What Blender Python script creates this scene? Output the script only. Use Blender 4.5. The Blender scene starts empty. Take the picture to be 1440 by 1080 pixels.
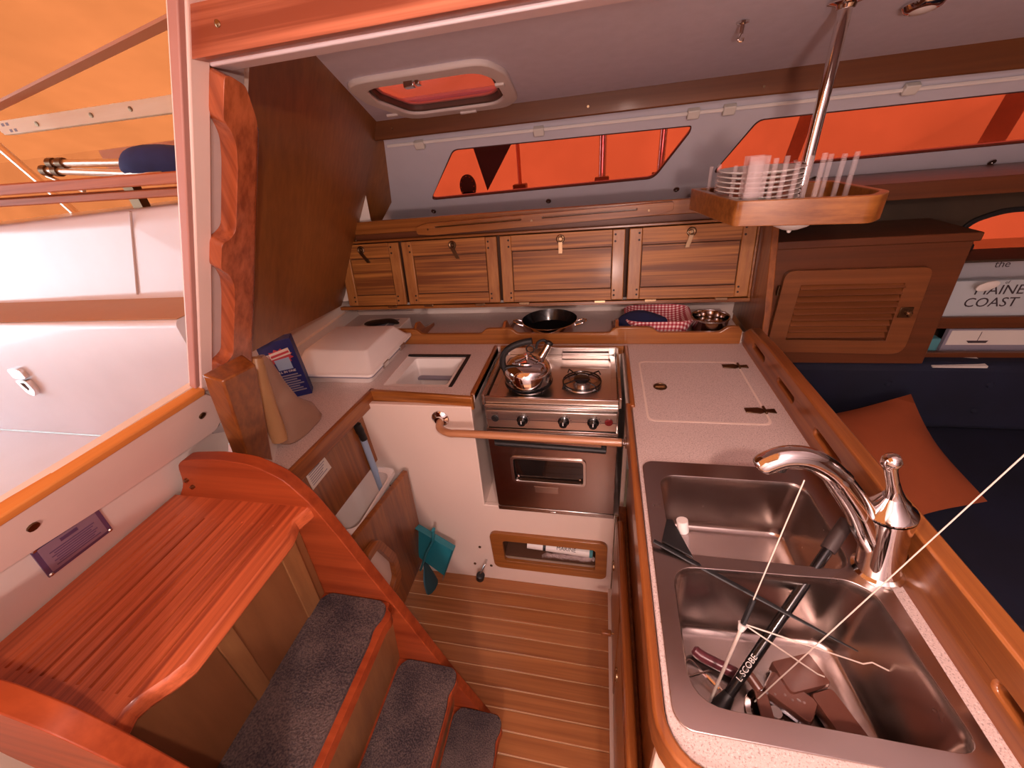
import bpy, bmesh, math, random
from mathutils import Vector, Matrix
random.seed(7)
C = bpy.context.scene.collection
sc = bpy.context.scene
PI = math.pi

# ---------------------------------------------------------------- camera
cam_d = bpy.data.cameras.new('camera')
cam_d.sensor_width = 36.0; cam_d.sensor_fit = 'HORIZONTAL'
cam_d.lens = 36.0 * 560.43 / 1440.0
cam_d.clip_start = 0.02; cam_d.clip_end = 100
cam = bpy.data.objects.new('camera', cam_d); C.objects.link(cam)
_R = Matrix(((0.97768729, -0.01977764, 0.20913253),
             (0.18846028, 0.52234661, -0.831647),
             (-0.09279165, 0.85250388, 0.51441894)))
cam.matrix_world = Matrix.Translation((0, 0, 1.63)) @ _R.to_4x4()
sc.camera = cam

# ---------------------------------------------------------------- light
def lin(h):
    h = h.lstrip('#'); v = [int(h[i:i+2], 16) / 255 for i in (0, 2, 4)]
    return tuple((c / 12.92 if c <= 0.04045 else ((c + 0.055) / 1.055) ** 2.4) for c in v) + (1,)
w = bpy.data.worlds.new('sky'); sc.world = w; w.use_nodes = True
bg = w.node_tree.nodes['Background']
bg.inputs[0].default_value = (0.80, 0.90, 1.0, 1); bg.inputs[1].default_value = 5.0
sd = bpy.data.lights.new('sun', 'SUN'); sd.energy = 0.5; sd.angle = 0.03; sd.color = (1.0, 0.95, 0.88)
sun = bpy.data.objects.new('sun', sd); C.objects.link(sun)
sun.rotation_euler = Vector((-0.35, 0.75, -1.0)).to_track_quat('-Z', 'Y').to_euler()
sc.view_settings.view_transform = 'Standard'; sc.view_settings.look = 'None'
sc.view_settings.exposure = 0.36; sc.view_settings.gamma = 1.0
sc.view_settings.use_curve_mapping = False
cy = sc.cycles
cy.use_denoising = True; cy.max_bounces = 10; cy.diffuse_bounces = 5; cy.glossy_bounces = 5
cy.transparent_max_bounces = 16; cy.transmission_bounces = 6
cy.sample_clamp_indirect = 4.0; cy.caustics_reflective = False; cy.caustics_refractive = False
LAMP_POS = (0.17, -0.16, 1.80); LAMP_W = 21.0; LAMP_COL = (1.0, 0.70, 0.60)
FILL_POS = (.10, -1.05, 1.42); FILL_W = 40.0; FILL_COL = (1.0, 0.72, 0.64)  # unseen fill lamp, added to brighten the cabin

# ---------------------------------------------------------------- helpers
def wloc(o):
    v = Vector((0, 0, 0))
    while o is not None: v += o.location; o = o.parent
    return v
def tag(o, label=None, cat=None, group=None, kind=None):
    if label: o['label'] = label
    if cat: o['category'] = cat
    if group: o['group'] = group
    if kind: o['kind'] = kind
    return o
def thing(name, label, cat, loc=(0, 0, 0), group=None):
    o = bpy.data.objects.new(name, None); C.objects.link(o); o.location = loc
    o.empty_display_size = 0.05
    return tag(o, label, cat, group)
def obj(name, bm, mat, parent=None, bev=0.0, smooth=38, seg=2, at=None):
    me = bpy.data.meshes.new(name)
    bmesh.ops.recalc_face_normals(bm, faces=bm.faces[:])
    org = wloc(parent) if parent is not None else Vector(at or (0, 0, 0))
    bmesh.ops.translate(bm, verts=bm.verts[:], vec=-org)
    bm.to_mesh(me); bm.free()
    if smooth:
        me.polygons.foreach_set('use_smooth', [True] * len(me.polygons))
        me.set_sharp_from_angle(angle=math.radians(smooth))
    me.materials.append(mat)
    o = bpy.data.objects.new(name, me); C.objects.link(o)
    if parent is not None: o.parent = parent
    else: o.location = org
    if bev:
        m = o.modifiers.new('bevel', 'BEVEL'); m.width = bev; m.segments = seg
        m.limit_method = 'ANGLE'; m.angle_limit = math.radians(40); m.harden_normals = False
    return o
def BM(): return bmesh.new()
def struct(name, bm, mat, parent=None, **k):
    o = obj(name, bm, mat, parent, **k)
    if parent is None: o['kind'] = 'structure'
    return o
ID = lambda u, v, w_: (u, v, w_)          # plan: x,y,z
YZ = lambda u, v, w_: (w_, u, v)          # u=y v=z, depth x
XZ = lambda u, v, w_: (u, w_, v)          # u=x v=z, depth y
def box(bm, x0, x1, y0, y1, z0, z1, f=None, rot=None):
    vs = []
    for x in (x0, x1):
        for y in (y0, y1):
            for z in (z0, z1):
                p = Vector(f(x, y, z) if f else (x, y, z))
                if rot: p = rot @ p
                vs.append(bm.verts.new(p))
    for q in ((0,1,3,2),(4,6,7,5),(0,4,5,1),(2,3,7,6),(0,2,6,4),(1,5,7,3)):
        bm.faces.new([vs[i] for i in q])
    return bm
def hexa(bm, b, t):
    vb = [bm.verts.new(p) for p in b]; vt = [bm.verts.new(p) for p in t]
    bm.faces.new(vb[::-1]); bm.faces.new(vt)
    n = len(b)
    for i in range(n): bm.faces.new((vb[i], vb[(i+1) % n], vt[(i+1) % n], vt[i]))
    return bm
def rrect(x0, x1, y0, y1, r, n=5):
    pts = []
    for cx, cy_, a0 in ((x1-r, y1-r, 0), (x0+r, y1-r, 90), (x0+r, y0+r, 180), (x1-r, y0+r, 270)):
        for i in range(n + 1):
            a = math.radians(a0 + 90 * i / n)
            pts.append((cx + r * math.cos(a), cy_ + r * math.sin(a)))
    return pts
def rpoly(pts, r, n=4):
    """round the corners of a polygon (r scalar or list)"""
    out = []; N = len(pts)
    for i in range(N):
        p = Vector(pts[i]); a = Vector(pts[i-1]); b = Vector(pts[(i+1) % N])
        rr = r[i] if isinstance(r, (list, tuple)) else r
        if rr <= 0: out.append(tuple(p)); continue
        da = (a - p); db = (b - p)
        d = min(rr, da.length * .45, db.length * .45)
        A = p + da.normalized() * d; B = p + db.normalized() * d
        for k in range(n + 1):
            t = k / n
            out.append(tuple(A * (1-t)**2 + p * 2*t*(1-t) + B * t*t))
    return out
def plate(bm, outer, holes=(), w0=0, w1=0.01, f=ID):
    tmp = bmesh.new(); es = []
    for loop in [outer] + list(holes):
        vs = [tmp.verts.new((p[0], p[1], 0)) for p in loop]
        for i in range(len(vs)): es.append(tmp.edges.new((vs[i], vs[(i+1) % len(vs)])))
    bmesh.ops.triangle_fill(tmp, use_beauty=True, use_dissolve=False, edges=es, normal=(0, 0, 1))
    tmp.verts.index_update()
    co = [(v.co.x, v.co.y) for v in tmp.verts]
    lo = [bm.verts.new(f(x, y, w0)) for x, y in co]
    hi = [bm.verts.new(f(x, y, w1)) for x, y in co]
    for fc in tmp.faces:
        ix = [v.index for v in fc.verts]
        bm.faces.new([hi[i] for i in ix]); bm.faces.new([lo[i] for i in reversed(ix)])
    for e in tmp.edges:
        if len(e.link_faces) == 1:
            a, b = e.verts[0].index, e.verts[1].index
            bm.faces.new((lo[a], lo[b], hi[b], hi[a]))
    tmp.free(); return bm
def loft(bm, loops, cap0=False, cap1=False, closed=True):
    R_ = [[bm.verts.new(p) for p in l] for l in loops]
    n = len(R_[0])
    for a, b in zip(R_, R_[1:]):
        for i in range(n if closed else n - 1):
            j = (i + 1) % n
            bm.faces.new((a[i], a[j], b[j], b[i]))
    if cap0: bm.faces.new(R_[0][::-1])
    if cap1: bm.faces.new(R_[-1])
    return bm
def lathe(bm, prof, c=(0, 0, 0), seg=24, M=None, cap0=True, cap1=True, sx=1, sy=1):
    loops = []
    for r, z in prof:
        r = max(r, 1e-4); l = []
        for i in range(seg):
            a = 2 * PI * i / seg
            p = Vector((r * math.cos(a) * sx, r * math.sin(a) * sy, z))
            if M: p = M @ p
            l.append(p + Vector(c))
        loops.append(l)
    return loft(bm, loops, cap0, cap1)
def aim(d):
    return Vector(d).to_track_quat('Z', 'Y').to_matrix()
def smoothpath(pts, k=6):
    P = [Vector(p) for p in pts]; out = []
    Q = [P[0]*2 - P[1]] + P + [P[-1]*2 - P[-2]]
    for i in range(1, len(Q) - 2):
        for j in range(k):
            t = j / k; a, b, c, d = Q[i-1], Q[i], Q[i+1], Q[i+2]
            out.append(0.5 * ((2*b) + (c - a)*t + (2*a - 5*b + 4*c - d)*t*t + (3*b - a - 3*c + d)*t**3))
    out.append(P[-1]); return out
def tube(bm, pts, r, seg=10, cap=True, sq=None):
    P = [Vector(p) for p in pts]; loops = []; up = None
    for i, p in enumerate(P):
        t = (P[min(i+1, len(P)-1)] - P[max(i-1, 0)]).normalized()
        if up is None:
            up = Vector((0, 0, 1)) if abs(t.z) < .9 else Vector((1, 0, 0))
        s = t.cross(up).normalized(); up = s.cross(t).normalized()
        rr = r[i] if isinstance(r, (list, tuple)) else r
        a_, b_ = (rr, rr) if not sq else (rr * sq[0], rr * sq[1])
        loops.append([p + s * math.cos(2*PI*k/seg) * a_ + up * math.sin(2*PI*k/seg) * b_ for k in range(seg)])
    return loft(bm, loops, cap, cap)
def arc(cx, cy_, r, a0, a1, n=6):
    return [(cx + r*math.cos(math.radians(a0 + (a1-a0)*i/n)), cy_ + r*math.sin(math.radians(a0 + (a1-a0)*i/n))) for i in range(n+1)]

# ---------------------------------------------------------------- materials
def newmat(name):
    m = bpy.data.materials.new(name); m.use_nodes = True
    nt = m.node_tree; b = nt.nodes['Principled BSDF']; return m, nt, b
def N(nt, t, **k):
    n = nt.nodes.new(t)
    for a, v in k.items():
        if a in n.inputs: n.inputs[a].default_value = v
        else: setattr(n, a, v)
    return n
def ramp(nt, src, stops):
    r = nt.nodes.new('ShaderNodeValToRGB'); el = r.color_ramp.elements
    while len(el) < len(stops): el.new(0.5)
    for e, (p, c) in zip(el, stops): e.position = p; e.color = c
    nt.links.new(src, r.inputs[0]); return r
def coords(nt, scale=(1, 1, 1)):
    t = nt.nodes.new('ShaderNodeTexCoord'); m = nt.nodes.new('ShaderNodeMapping')
    m.inputs['Scale'].default_value = scale
    nt.links.new(t.outputs['Object'], m.inputs[0]); return m.outputs[0]
def bump(nt, b, src, s=0.3, d=0.002):
    n = nt.nodes.new('ShaderNodeBump'); n.inputs['Strength'].default_value = s; n.inputs['Distance'].default_value = d
    nt.links.new(src, n.inputs['Height']); nt.links.new(n.outputs[0], b.inputs['Normal'])
def wood(name, dark, light, grain='x', fine=60, rough=0.35, coat=0.4, contrast=1.0, bumpy=0.15, rnd=0.0):
    m, nt, b = newmat(name)
    s = {'x': (1.2, fine, fine), 'y': (fine, 1.2, fine), 'z': (fine, fine, 1.2)}[grain]
    s2 = {'x': (0.8, 9, 9), 'y': (9, 0.8, 9), 'z': (9, 9, 0.8)}[grain]
    n1 = N(nt, 'ShaderNodeTexNoise', Scale=1.0, Detail=4.0, Roughness=0.6)
    n2 = N(nt, 'ShaderNodeTexNoise', Scale=1.0, Detail=3.0, Distortion=1.2)
    nt.links.new(coords(nt, s), n1.inputs['Vector']); nt.links.new(coords(nt, s2), n2.inputs['Vector'])
    mx = N(nt, 'ShaderNodeMath', operation='MULTIPLY_ADD'); nt.links.new(n1.outputs[0], mx.inputs[0]); mx.inputs[1].default_value = 1.35
    m0 = N(nt, 'ShaderNodeMath', operation='MULTIPLY'); m0.inputs[1].default_value = 0.65; nt.links.new(n2.outputs[0], m0.inputs[0]); nt.links.new(m0.outputs[0], mx.inputs[2])
    src = mx.outputs[0]
    if rnd:
        oi = nt.nodes.new('ShaderNodeObjectInfo')
        ma = N(nt, 'ShaderNodeMath', operation='MULTIPLY_ADD'); nt.links.new(oi.outputs['Random'], ma.inputs[0])
        ma.inputs[1].default_value = rnd; nt.links.new(src, ma.inputs[2]); src = ma.outputs[0]
    h = N(nt, 'ShaderNodeMath', operation='MULTIPLY'); h.inputs[1].default_value = 0.5; nt.links.new(src, h.inputs[0])
    lo, hi = 0.5 - 0.16 / contrast, 0.5 + 0.16 / contrast
    r = ramp(nt, h.outputs[0], [(lo, lin(dark)), (hi, lin(light))])
    nt.links.new(r.outputs[0], b.inputs['Base Color'])
    b.inputs['Roughness'].default_value = rough; b.inputs['Coat Weight'].default_value = coat; b.inputs['Coat Roughness'].default_value = 0.15
    bump(nt, b, n1.outputs[0], bumpy, 0.0015)
    return m
def plain(name, col, rough=0.5, metal=0.0, coat=0.0, spec=0.5, mottled=0.0, scale=12, noise_bump=0.0):
    m, nt, b = newmat(name)
    b.inputs['Roughness'].default_value = rough; b.inputs['Metallic'].default_value = metal
    b.inputs['Coat Weight'].default_value = coat; b.inputs['Specular IOR Level'].default_value = spec
    c = lin(col)
    n = N(nt, 'ShaderNodeTexNoise', Scale=scale, Detail=4.0); nt.links.new(coords(nt), n.inputs['Vector'])
    k = max(mottled, 0.02)
    r = ramp(nt, n.outputs[0], [(0.3, tuple(x * (1 - k) for x in c[:3]) + (1,)), (0.7, tuple(min(1, x * (1 + k)) for x in c[:3]) + (1,))])
    nt.links.new(r.outputs[0], b.inputs['Base Color'])
    if noise_bump: bump(nt, b, n.outputs[0], noise_bump, 0.003)
    return m
def steel(name, col, rough, streak='x', sc_=220):
    m, nt, b = newmat(name)
    b.inputs['Metallic'].default_value = 1.0; b.inputs['Base Color'].default_value = lin(col)
    s = {'x': (2, sc_, sc_), 'y': (sc_, 2, sc_), 'n': (14, 14, 14)}[streak]
    n = N(nt, 'ShaderNodeTexNoise', Scale=1.0, Detail=3.0); nt.links.new(coords(nt, s), n.inputs['Vector'])
    r = N(nt, 'ShaderNodeMapRange'); r.inputs['To Min'].default_value = rough * 0.75; r.inputs['To Max'].default_value = rough * 1.3
    nt.links.new(n.outputs[0], r.inputs['Value']); nt.links.new(r.outputs[0], b.inputs['Roughness'])
    return m
M = {}
M['gel'] = plain('white_gelcoat', '#E6DCD4', 0.35, coat=0.2, mottled=0.03, scale=3)
M['gelout'] = plain('cockpit_gelcoat', '#E0E2EE', 0.28, coat=0.3, mottled=0.06, scale=2.5)
M['cream'] = plain('cream_gelcoat', '#E4D0C4', 0.38, coat=0.1, mottled=0.02, scale=4)
M['ceil'] = plain('headliner', '#DCD8E6', 0.7, mottled=0.03, scale=30)
M['side'] = plain('cabin_side_liner', '#CFCCD6', 0.5, mottled=0.02)
M['ash'] = plain('grey_jamb', '#B9ABA9', 0.5, mottled=0.05)
M['teak'] = wood('teak_trim', '#744018', '#AA6C34', 'x', rough=0.3)
M['teaky'] = wood('teak_trim_y', '#703818', '#A66430', 'y', rough=0.3)
M['teakz'] = wood('teak_trim_z', '#683618', '#985A2A', 'z', rough=0.3)
M['oak'] = wood('teak_plywood', '#82501F', '#A86A30', 'z', fine=45, rough=0.4, contrast=0.7, coat=0.15, bumpy=0.05)
M['door'] = wood('locker_teak', '#74401A', '#B87838', 'x', fine=85, rough=0.5, contrast=1.9, coat=0.05)
M['doorv'] = wood('locker_stile', '#94592A', '#B67C42', 'z', fine=60, rough=0.45, coat=0.2)
M['beam'] = wood('mahogany_beam', '#5E3214', '#7E4A22', 'x', fine=40, rough=0.5, contrast=0.8, coat=0.08)
M['step'] = wood('ladder_tread', '#86381C', '#C4643C', 'y', fine=80, rough=0.42, contrast=1.5, coat=0.15, bumpy=0.35)
M['cheek'] = wood('ladder_cheek', '#742C14', '#A24A26', 'x', fine=30, rough=0.42, contrast=0.9, coat=0.06, bumpy=0.05)
M['cheek'].node_tree.nodes['Principled BSDF'].inputs['Specular IOR Level'].default_value = 0.25
M['riser'] = wood('riser_ply', '#7A5030', '#9A6C42', 'z', fine=40, rough=0.5, contrast=0.8, coat=0.05)
M['rail'] = wood('hand_rail', '#7C3A20', '#B4603A', 'z', fine=55, rough=0.25, contrast=1.2, coat=0.5)
M['header'] = wood('hatch_trim', '#84402A', '#C87A5C', 'x', fine=60, rough=0.4, contrast=1.9, coat=0.15)
M['plank'] = wood('sole_plank', '#7C4826', '#AC6E40', 'x', fine=60, rough=0.32, contrast=0.9, coat=0.3, rnd=0.14)
M['holly'] = plain('holly_seam', '#D8B48C', 0.45)
M['sal'] = wood('saloon_wood', '#4E2A16', '#6E3C20', 'x', fine=40, rough=0.4, contrast=0.8, coat=0.2)
M['salv'] = wood('saloon_louvre', '#683A1E', '#86502C', 'x', fine=50, rough=0.35, coat=0.2)
M['dark'] = plain('dark_liner', '#3A2C1E', 0.6, mottled=0.15)
M['black'] = plain('black_rubber', '#141416', 0.5)
M['blackg'] = plain('black_gloss', '#121214', 0.22, coat=0.3)
M['chrome'] = steel('polished_chrome', '#E8E4E2', 0.06, 'n')
M['chrome2'] = steel('stainless', '#C8C2BE', 0.24, 'x')
M['sink'] = steel('brushed_sink', '#C0B2AC', 0.24, 'n')
M['panelm'] = steel('brushed_panel', '#D6CEC8', 0.3, 'x')
M['ovenm'] = steel('oven_door_steel', '#A8968E', 0.22, 'x')
M['brass'] = steel('brass', '#9C8264', 0.25, 'n')
M['bronze'] = steel('dull_bronze', '#6E5640', 0.35, 'n')
M['white'] = plain('white_plastic', '#EDE6E2', 0.4)
M['navy'] = plain('navy_cloth', '#15204A', 0.8, mottled=0.2, noise_bump=0.3)
M['settee'] = plain('settee_cloth', '#10162C', 0.85, mottled=0.3, scale=6, noise_bump=0.2)
M['cushion'] = plain('rust_cushion', '#9A4A24', 0.85, mottled=0.1, scale=5, noise_bump=0.15)
M['teal'] = plain('teal_plastic', '#1E7C8C', 0.4)
M['teal2'] = plain('teal_fabric', '#4C8890', 0.8)
M['lblue'] = plain('pale_blue_plastic', '#9CB8D8', 0.4)
M['paper'] = plain('paper', '#DCD6CE', 0.7)
M['ink'] = plain('ink', '#3A2E34', 0.7)
M['grey'] = plain('grey_print', '#8A8694', 0.7)
M['purple'] = plain('plaque_plate', '#8C7688', 0.35, mottled=0.08)
M['purpled'] = plain('plaque_border', '#5A4468', 0.4)
M['red'] = plain('red_print', '#B8404C', 0.6)
M['btn'] = plain('red_button', '#6A1A1C', .3)
M['lamp'] = plain('lamp_white', '#EEEAE6', 0.3)
M['soap'] = plain('brown_block', '#74483C', 0.22, mottled=0.15)
M['pine'] = wood('pine_board', '#E2C8A4', '#F2E2C8', 'x', fine=20, rough=0.6, contrast=0.6, coat=0)
M['tubeo'] = steel('awning_tube', '#E8D8C8', 0.35, 'n')
M['palerod'] = plain('pale_rod', '#E6D6CA', .3)
M['plug'] = plain('dark_plug', '#2A1206', .6)
M['inner_brown'] = plain('cabinet_inside', '#5A3A28', 0.7)  # one even brown for cabinet and niche insides
# carpet
m, nt, b = newmat('grey_carpet'); M['carpet'] = m
n = N(nt, 'ShaderNodeTexNoise', Scale=260.0, Detail=2.0); nt.links.new(coords(nt), n.inputs['Vector'])
n2 = N(nt, 'ShaderNodeTexNoise', Scale=9.0, Detail=3.0); nt.links.new(coords(nt), n2.inputs['Vector'])
a = N(nt, 'ShaderNodeMath', operation='ADD'); nt.links.new(n.outputs[0], a.inputs[0]); nt.links.new(n2.outputs[0], a.inputs[1])
h = N(nt, 'ShaderNodeMath', operation='MULTIPLY'); h.inputs[1].default_value = .5; nt.links.new(a.outputs[0], h.inputs[0])
r = ramp(nt, h.outputs[0], [(0.38, lin('#363034')), (0.62, lin('#665854'))]); nt.links.new(r.outputs[0], b.inputs['Base Color'])
b.inputs['Roughness'].default_value = 0.95; b.inputs['Specular IOR Level'].default_value = 0.1; bump(nt, b, n.outputs[0], 0.9, 0.004)
# speckled laminate
m, nt, b = newmat('speckled_laminate'); M['lam'] = m
n = N(nt, 'ShaderNodeTexNoise', Scale=330.0, Detail=2.0, Roughness=0.8); nt.links.new(coords(nt), n.inputs['Vector'])
r = ramp(nt, n.outputs[0], [(0.36, lin('#A08C86')), (0.44, lin('#CEBAB4')), (0.62, lin('#D2BEB8')), (0.68, lin('#E6D8D4'))])
nt.links.new(r.outputs[0], b.inputs['Base Color']); b.inputs['Roughness'].default_value = 0.4
# gingham
m, nt, b = newmat('gingham'); M['gingham'] = m
t = nt.nodes.new('ShaderNodeTexCoord'); sp = nt.nodes.new('ShaderNodeSeparateXYZ'); nt.links.new(t.outputs['Object'], sp.inputs[0])
def stripe(sock, f):
    m1 = N(nt, 'ShaderNodeMath', operation='MULTIPLY'); m1.inputs[1].default_value = f; nt.links.new(sock, m1.inputs[0])
    m2 = N(nt, 'ShaderNodeMath', operation='FRACT'); nt.links.new(m1.outputs[0], m2.inputs[0])
    m3 = N(nt, 'ShaderNodeMath', operation='GREATER_THAN'); m3.inputs[1].default_value = .5; nt.links.new(m2.outputs[0], m3.inputs[0]); return m3.outputs[0]
az = N(nt, 'ShaderNodeMath', operation='ADD'); nt.links.new(sp.outputs[1], az.inputs[0]); nt.links.new(sp.outputs[2], az.inputs[1])
s1, s2 = stripe(sp.outputs[0], 75), stripe(az.outputs[0], 75)
ad = N(nt, 'ShaderNodeMath', operation='ADD'); nt.links.new(s1, ad.inputs[0]); nt.links.new(s2, ad.inputs[1])
hf = N(nt, 'ShaderNodeMath', operation='MULTIPLY'); hf.inputs[1].default_value = .5; nt.links.new(ad.outputs[0], hf.inputs[0])
r = ramp(nt, hf.outputs[0], [(0.0, lin('#F0E0DC')), (0.5, lin('#C87078')), (1.0, lin('#9A2030'))]); nt.links.new(r.outputs[0], b.inputs['Base Color'])
b.inputs['Roughness'].default_value = .85
# tinted glazing
def glass(name, col, gloss=0.12, rough=0.03):
    m = bpy.data.materials.new(name); m.use_nodes = True; nt = m.node_tree; nt.nodes.clear()
    o = nt.nodes.new('ShaderNodeOutputMaterial'); tr = nt.nodes.new('ShaderNodeBsdfTransparent'); tr.inputs[0].default_value = col
    g = nt.nodes.new('ShaderNodeBsdfGlossy'); g.inputs['Roughness'].default_value = rough
    lw = nt.nodes.new('ShaderNodeLayerWeight'); lw.inputs[0].default_value = 0.25
    mu = N(nt, 'ShaderNodeMath', operation='MULTIPLY'); mu.inputs[1].default_value = gloss * 4; nt.links.new(lw.outputs['Fresnel'], mu.inputs[0])
    mx = nt.nodes.new('ShaderNodeMixShader'); nt.links.new(mu.outputs[0], mx.inputs[0]); nt.links.new(tr.outputs[0], mx.inputs[1]); nt.links.new(g.outputs[0], mx.inputs[2])
    nt.links.new(mx.outputs[0], o.inputs[0]); return m
M['pane'] = glass('tinted_acrylic', (0.95, 0.60, 0.62, 1), 0.06)
M['hatchpane'] = glass('frosted_hatch_lens', (0.95, 0.62, 0.75, 1), 0.08, 0.2)
M['clear'] = plain('clear_acrylic', '#F0DCDC', .15); M['clear'].node_tree.nodes['Principled BSDF'].inputs['Alpha'].default_value = .20
M['jug'] = plain('amber_plastic', '#B4907A', .35); M['jug'].node_tree.nodes['Principled BSDF'].inputs['Alpha'].default_value = .62
M['oveng'] = plain('oven_glass', '#16100E', 0.08, coat=0.5)
# orange shrink-wrap / canvas cover: thin fabric, half see-through to the sky, half diffusing
def canvas(name, tint, body, mixf=0.35, scale=2.0):
    m = bpy.data.materials.new(name); m.use_nodes = True; nt = m.node_tree; nt.nodes.clear()
    o = nt.nodes.new('ShaderNodeOutputMaterial')
    tr = nt.nodes.new('ShaderNodeBsdfTransparent'); tl = nt.nodes.new('ShaderNodeBsdfTranslucent'); df = nt.nodes.new('ShaderNodeBsdfDiffuse')
    n = N(nt, 'ShaderNodeTexNoise', Scale=scale, Detail=5.0, Roughness=0.65); nt.links.new(coords(nt, (1, 1, 1)), n.inputs['Vector'])
    r = ramp(nt, n.outputs[0], [(0.3, tuple(c * 0.68 for c in tint[:3]) + (1,)), (0.7, tuple(c * 1.12 for c in tint[:3]) + (1,))])
    nt.links.new(r.outputs[0], tr.inputs[0]); tl.inputs[0].default_value = body; df.inputs[0].default_value = body
    a = nt.nodes.new('ShaderNodeMixShader'); a.inputs[0].default_value = 0.4; nt.links.new(tl.outputs[0], a.inputs[1]); nt.links.new(df.outputs[0], a.inputs[2])
    mx = nt.nodes.new('ShaderNodeMixShader'); mx.inputs[0].default_value = mixf
    nt.links.new(tr.outputs[0], mx.inputs[1]); nt.links.new(a.outputs[0], mx.inputs[2]); nt.links.new(mx.outputs[0], o.inputs[0]); return m
M['canvas'] = canvas('orange_cover', (0.13, 0.033, 0.010, 1), (0.50, 0.14, 0.035, 1), 0.25)

M['rib'] = canvas('cover_rib_cloth', (0.72, 0.60, 0.60, 1), (0.35, 0.12, 0.04, 1), 0.15)
# ---------------------------------------------------------------- plane frames
_n = Vector((.8695, 0, -.4939))
def BK(off=0.0):      # sloping companionway bulkhead, u=y v=z
    def f(y, z, w_): return Vector((-.97 + .568 * (z - 1), y, z)) + _n * (off + w_)
    return f
_no = Vector((.894, 0, -.447))
def OAK(y, z, w_): return Vector((-1.17 + .5 * (z - 1.09), y, z)) + _no * w_
_ns = Vector((0, .805, .594))
def SP(x, z, w_): return Vector((x, 1.77 + (1.69 - z) * 1.3556 * 0.5441, z)) + _ns * w_
def SP(x, z, w_): return Vector((x, 1.77 + (1.69 - z) * 0.7377, z)) + _ns * w_
def CE(x, y, w_): return Vector((x, y, 1.844 - .17 * (y - 1.15) + w_))
def LK(x, v, w_):     # locker face: v=0 bottom .. 1 top, w towards the cabin
    return Vector((x, 1.60 + .05 * v, 1.050 + .268 * v)) + Vector((0, -.983, .183)) * w_

# ================================================================ SETTING
# sole: planks with pale seams
fl = struct('floor', box(BM(), -1.7, 3.22, -1.72, 1.87, -.03, -.002), M['holly'])
y = 1.0; k = 0
while y > -0.62:
    d = 0.0575
    bm = box(BM(), -1.0, 0.066, y - d + .0045, y, -.004, .0015)
    obj('plank', bm, M['plank'], fl, bev=.0008, seg=1); y -= d; k += 1
# cream furniture liner in front of the stove
bm = plate(BM(), [(-1.15, 0), (-1.15, .92), (-.395, .92), (-.41, .468), (.072, .468), (.072, 0)],
           [rrect(-.372, .018, .145, .292, .012, 3)], 1.0, 1.02, XZ)
box(bm, -.425, -.41, 1.02, 1.40, .45, .93); box(bm, -.41, .10, 1.02, 1.40, .452, .466)     # stove well
box(bm, .085, .10, 1.02, 1.40, .45, .93); box(bm, -.41, .10, 1.38, 1.40, .466, .93)
struct('wall_galley_front', bm, M['cream'], bev=.003)
# aft bulkhead leaning forward, with the companionway opening
bm = plate(BM(), [(-1.7, 0), (.66, 0), (.66, 1.10), (.685, 1.30), (.69, 1.868), (.565, 1.868), (.565, 1.262), (-.36, 1.262), (-.36, 1.86), (-1.7, 1.86)], [], -.012, 0, BK())
wa = struct('wall_aft', bm, M['gel'])
# sill board with rounded end, orange wood strip, jamb moulding
bm = plate(BM(), rpoly([(-.36, 1.252), (.575, 1.240), (.612, 1.205), (.622, 1.13), (.600, 1.116), (.352, 1.139), (.2, 1.162), (-.36, 1.21)], [0, .01, .02, .025, .02, 0, 0, 0]), [], .0, .014, BK())
sb = obj('sill_board', bm, plain('sill_board_paint', '#DCC2B8', .4), wa, bev=.003)
for yy, zz in ((.255, 1.205), (.565, 1.19)):
    f = BK(.014); bm = BM(); lathe(bm, [(.008, 0), (.008, .003), (.002, .004)], f(yy, zz, 0), 10, aim(_n)); obj('screw', bm, M['bronze'], sb)
bm = BM(); bm = plate(bm, [(-.36, 1.254), (.572, 1.242), (.572, 1.258), (-.36, 1.272)], [], -.004, .018, BK()); obj('sill_strip', bm, wood('sill_teak', '#C87838', '#E09850', 'y', rough=.4), wa, bev=.003)
bm = plate(BM(), [(.557, 1.262), (.568, 1.262), (.568, 1.866), (.557, 1.866)], [], -.004, .010, BK()); obj('jamb_edge', bm, plain('jamb_brown', '#B4837A', .45), wa, bev=.002)
bm = plate(BM(), [(.568, 1.246), (.599, 1.238), (.604, 1.866), (.568, 1.866)], [], .0, .012, BK()); obj('jamb_moulding', bm, plain('jamb_paint', '#E6CCC4', .4), wa, bev=.003)
bm = plate(BM(), [(.604, 1.10), (.668, 1.06), (.672, 1.80), (.604, 1.80)], [], .0, .006, BK()); obj('jamb_panel', bm, M['ash'], wa)
# teak plywood partition aft of the galley, with the notch at its foot
fv = [Vector(p) for p in ((-.876, .695, 1.22), (-.879, .755, 1.232), (-.961, .985, 1.187), (-1.08, 1.30, 1.115), (-1.188, 1.605, 1.052), (-1.17, 1.682, 1.129), (-1.062, 1.686, 1.35), (-.991, 1.669, 1.483), (-.990, 1.953, 1.442), (-.873, 1.775, 1.683), (-.849, 1.714, 1.755), (-.66, 1.08, 1.858), (-.62, .86, 1.895), (-.545, .695, 1.868))]
on = Vector((.873, .226, -.432)) * -.018
bm = hexa(BM(), fv, [p + on for p in fv]); bmesh.ops.triangulate(bm, faces=bm.faces[:])
struct('wall_partition', bm, M['oak'])
bm = BM(); box(bm, -1.32, -1.30, 1.60, 2.10, .90, 1.86); hexa(bm, [(-1.20, 1.64, 1.06), (-1.20, 1.64, 1.86), (-1.31, 1.66, 1.86), (-1.31, 1.66, 1.06)], [(-1.00, 1.70, 1.06), (-.96, 1.72, 1.86), (-1.31, 1.70, 1.86), (-1.31, 1.70, 1.06)])
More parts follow.
